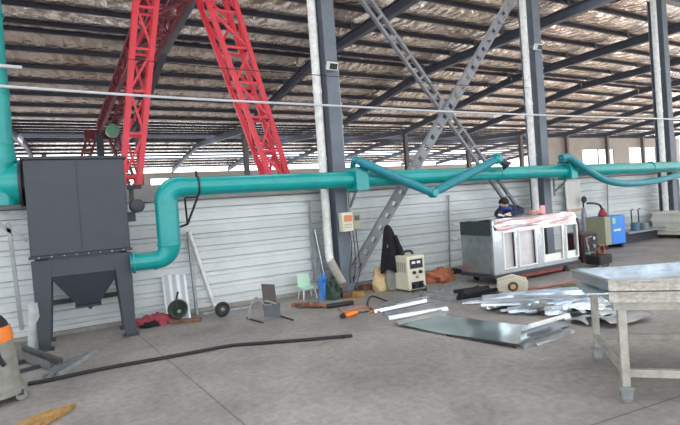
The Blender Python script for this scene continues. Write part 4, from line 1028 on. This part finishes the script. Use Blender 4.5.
# folded stand with dark panel
p = G(268, 319); t = thing('panel_stand', 'low stand of bent tubes with dark upright panel and grey lower sheet', 'stand', p)
def Q(px, py, y=None): return W(px, py, p.y if y is None else y)
y0 = p.y
def quad(nm, pts, m, dy=.02):
    a = [Q(*q) for q in pts]; mb = MB(); n = len(a)
    mb.add(a+[q+V((0, dy, 0)) for q in a], [tuple(range(n)), tuple(range(2*n-1, n-1, -1))]+[(i, n+i, n+(i+1) % n, (i+1) % n) for i in range(n)]); mb.build(nm, m, t, smooth=0)
quad('dark_panel', ((261.5, 284), (274.5, 284.5), (277, 304), (264, 304)), mat('brown_grey_panel', (78, 70, 66), .6, 0, .15, 8))
quad('lower_sheet', ((263, 304), (280, 303), (281, 316.5), (265, 317)), mat('slate_sheet', (92, 94, 98), .55, .2, .15, 8))
mb = MB(); mb.tube(smoothpath([Q(249, 319, y0-.1), Q(250, 308, y0-.1), Q(255, 298, y0-.05), Q(260, 300, y0), Q(265, 305, y0), Q(272, 304, y0)], 5), .011, 8); mb.build('tube_frame', GALVD, t)
mb = MB(); mb.tube(smoothpath([Q(257, 302, y0+.1), Q(266, 301, y0), Q(276, 304, y0-.02)], 5), .016, 8); mb.build('tube_frame', GALVD, t)
for a, b in (((247, 318), (263, 322.5)), ((281, 316), (293, 320))): MB().tube([G(*a, .014), G(*b, .014)], .014, 8).build('foot_tube', STEELD, t)
# mint chair
p = G(310, 299); t = thing('small_chair', 'small mint green plastic chair at the wall by the first column', 'chair', p)
MB().box(p+V((0,.1,.2)), (.26, .24, .03)).build('seat', MINT, t, bevel=.008)
def cb_(u, v): return p+V(((u-.5)*(.27-.06*v*v), .22+.04*v-.03*math.cos((u-.5)*PI), .21+.24*v))
mb = MB().sheet(cb_, 10, 6, .015); mb.build('backrest', MINT, t, smooth=60)
for sx in (-1, 1):
    for sy in (0, 1): MB().tube([p+V((sx*.11, .0+.2*sy, .2)), p+V((sx*.14, -.03+.25*sy, 0))], .012, 8).build('leg', WHITEP, t)
gR = 'thin rods leaning on the wall beside the mint chair'
for (x0, y0_, x1, y1_, r, m_, lab) in ((315, 230, 328, 292, .025, GALV, 'thickest bright rod leaning on the wall above the blue cloth'), (311, 222, 320, 293, .012, GALVD, 'thin grey rod leaning on the wall nearest the mint chair'), (318, 250, 323, 293, .012, GALVD, 'shortest grey rod leaning on the wall behind the blue cloth')):
    tag(MB().tube([G(x1, y1_), W(x0, y0_, YW-.07)], r, 10).build('rod', m_), lab, 'rod', gR)
q = G(324.5, 299); tag(crumple(q, (.2, .18, .42), 31, k=.3).build('cloth_bundle', BLUE, smooth=60), 'blue cloth bundle standing at the foot of the leaning rods', 'cloth')
q = G(334, 299); tag(crumple(q, (.26, .2, .34), 32, k=.35).build('bag', mat('green_black_bag', (48, 66, 52), .7, 0, .5, 10), smooth=60), 'dark green bag beside the foot of the first downpipe', 'bag')
gS = 'rusty scraps heaped along the wall foot'
for k in range(14):
    a = (281+rn.uniform(0, 34), 307-rn.uniform(0, 3.5)); b = (a[0]+rn.uniform(5, 14), a[1]-rn.uniform(-1.5, 2.5))
    A_, B_ = G(*a, .015+.003*k), G(*b, .015+.003*k); tag(MB().bar(A_, B_, .05, .03).build('rusty_scrap', (RUST, CLOTHO, RUST)[k % 3]), 'rusty scrap in the low heap at the wall foot left of the mint chair', 'scrap', gS)
tag(MB().tube([G(327, 306.5, .035), G(353, 302.5, .035)], .04, 12).build('rubber_tube', BLACK), 'short thick black tube on the floor before the downpipe foot', 'tube')
p = G(350, 317); t = thing('angle_grinder', 'orange power tool lying on the floor left of the channels', 'power tool', p)
MB().tube([p+V((-.08,.0,.035)), p+V((.0,.0,.04)), p+V((.1,.03,.04)), p+V((.16,.05,.04))], [.035,.042,.035,.03], 12).build('body', ORANGE, t)
MB().lathe(p+V((-.12,0,.01)), [(.03, 0), (.05, .01), (.05, .04), (.03, .06)], 14).build('head', BLACK, t)
MB().tube([p+V((.16,.05,.04)), p+V((.26,.06,.02)), p+V((.4,.05,.015))], .01, 8).build('cord', BLACK, t)
ho = [G(x, y, .014) for x, y in ((339, 309), (344, 312), (352, 309.5), (362, 307), (374, 309), (368, 313))]
tag(MB().tube(smoothpath(ho, 6), .014, 8).build('orange_hose', mat('orange_hose', (196, 116, 66), .6)), 'thin orange hose curled on the floor behind the orange power tool', 'hose')

# ------------------------------------------------------------------ world light
w = bpy.data.worlds.new('sky'); sc.world = w; w.use_nodes = True
bg = w.node_tree.nodes['Background']; bg.inputs[0].default_value = (.86, .93, 1.0, 1); bg.inputs[1].default_value = 3.5
sc.view_settings.view_transform = 'Standard'; sc.view_settings.look = 'None'
sc.view_settings.exposure = 0.0; sc.view_settings.gamma = 1.0

# low sun added through the open right hand gable to brighten the ceiling
sl_ = bpy.data.lights.new('sun', 'SUN'); sl_.energy = 52.0; sl_.angle = .02; sl_.color = (1.0, .96, .91)
so = bpy.data.objects.new('sun', sl_); COL.objects.link(so)
el, az = math.radians(12.0), math.radians(5)
sd_ = V((-math.cos(el)*math.cos(az), -math.cos(el)*math.sin(az), -math.sin(el)))
so.rotation_euler = sd_.to_track_quat('-Z', 'Y').to_euler(); so.location = (90, 30, 25)
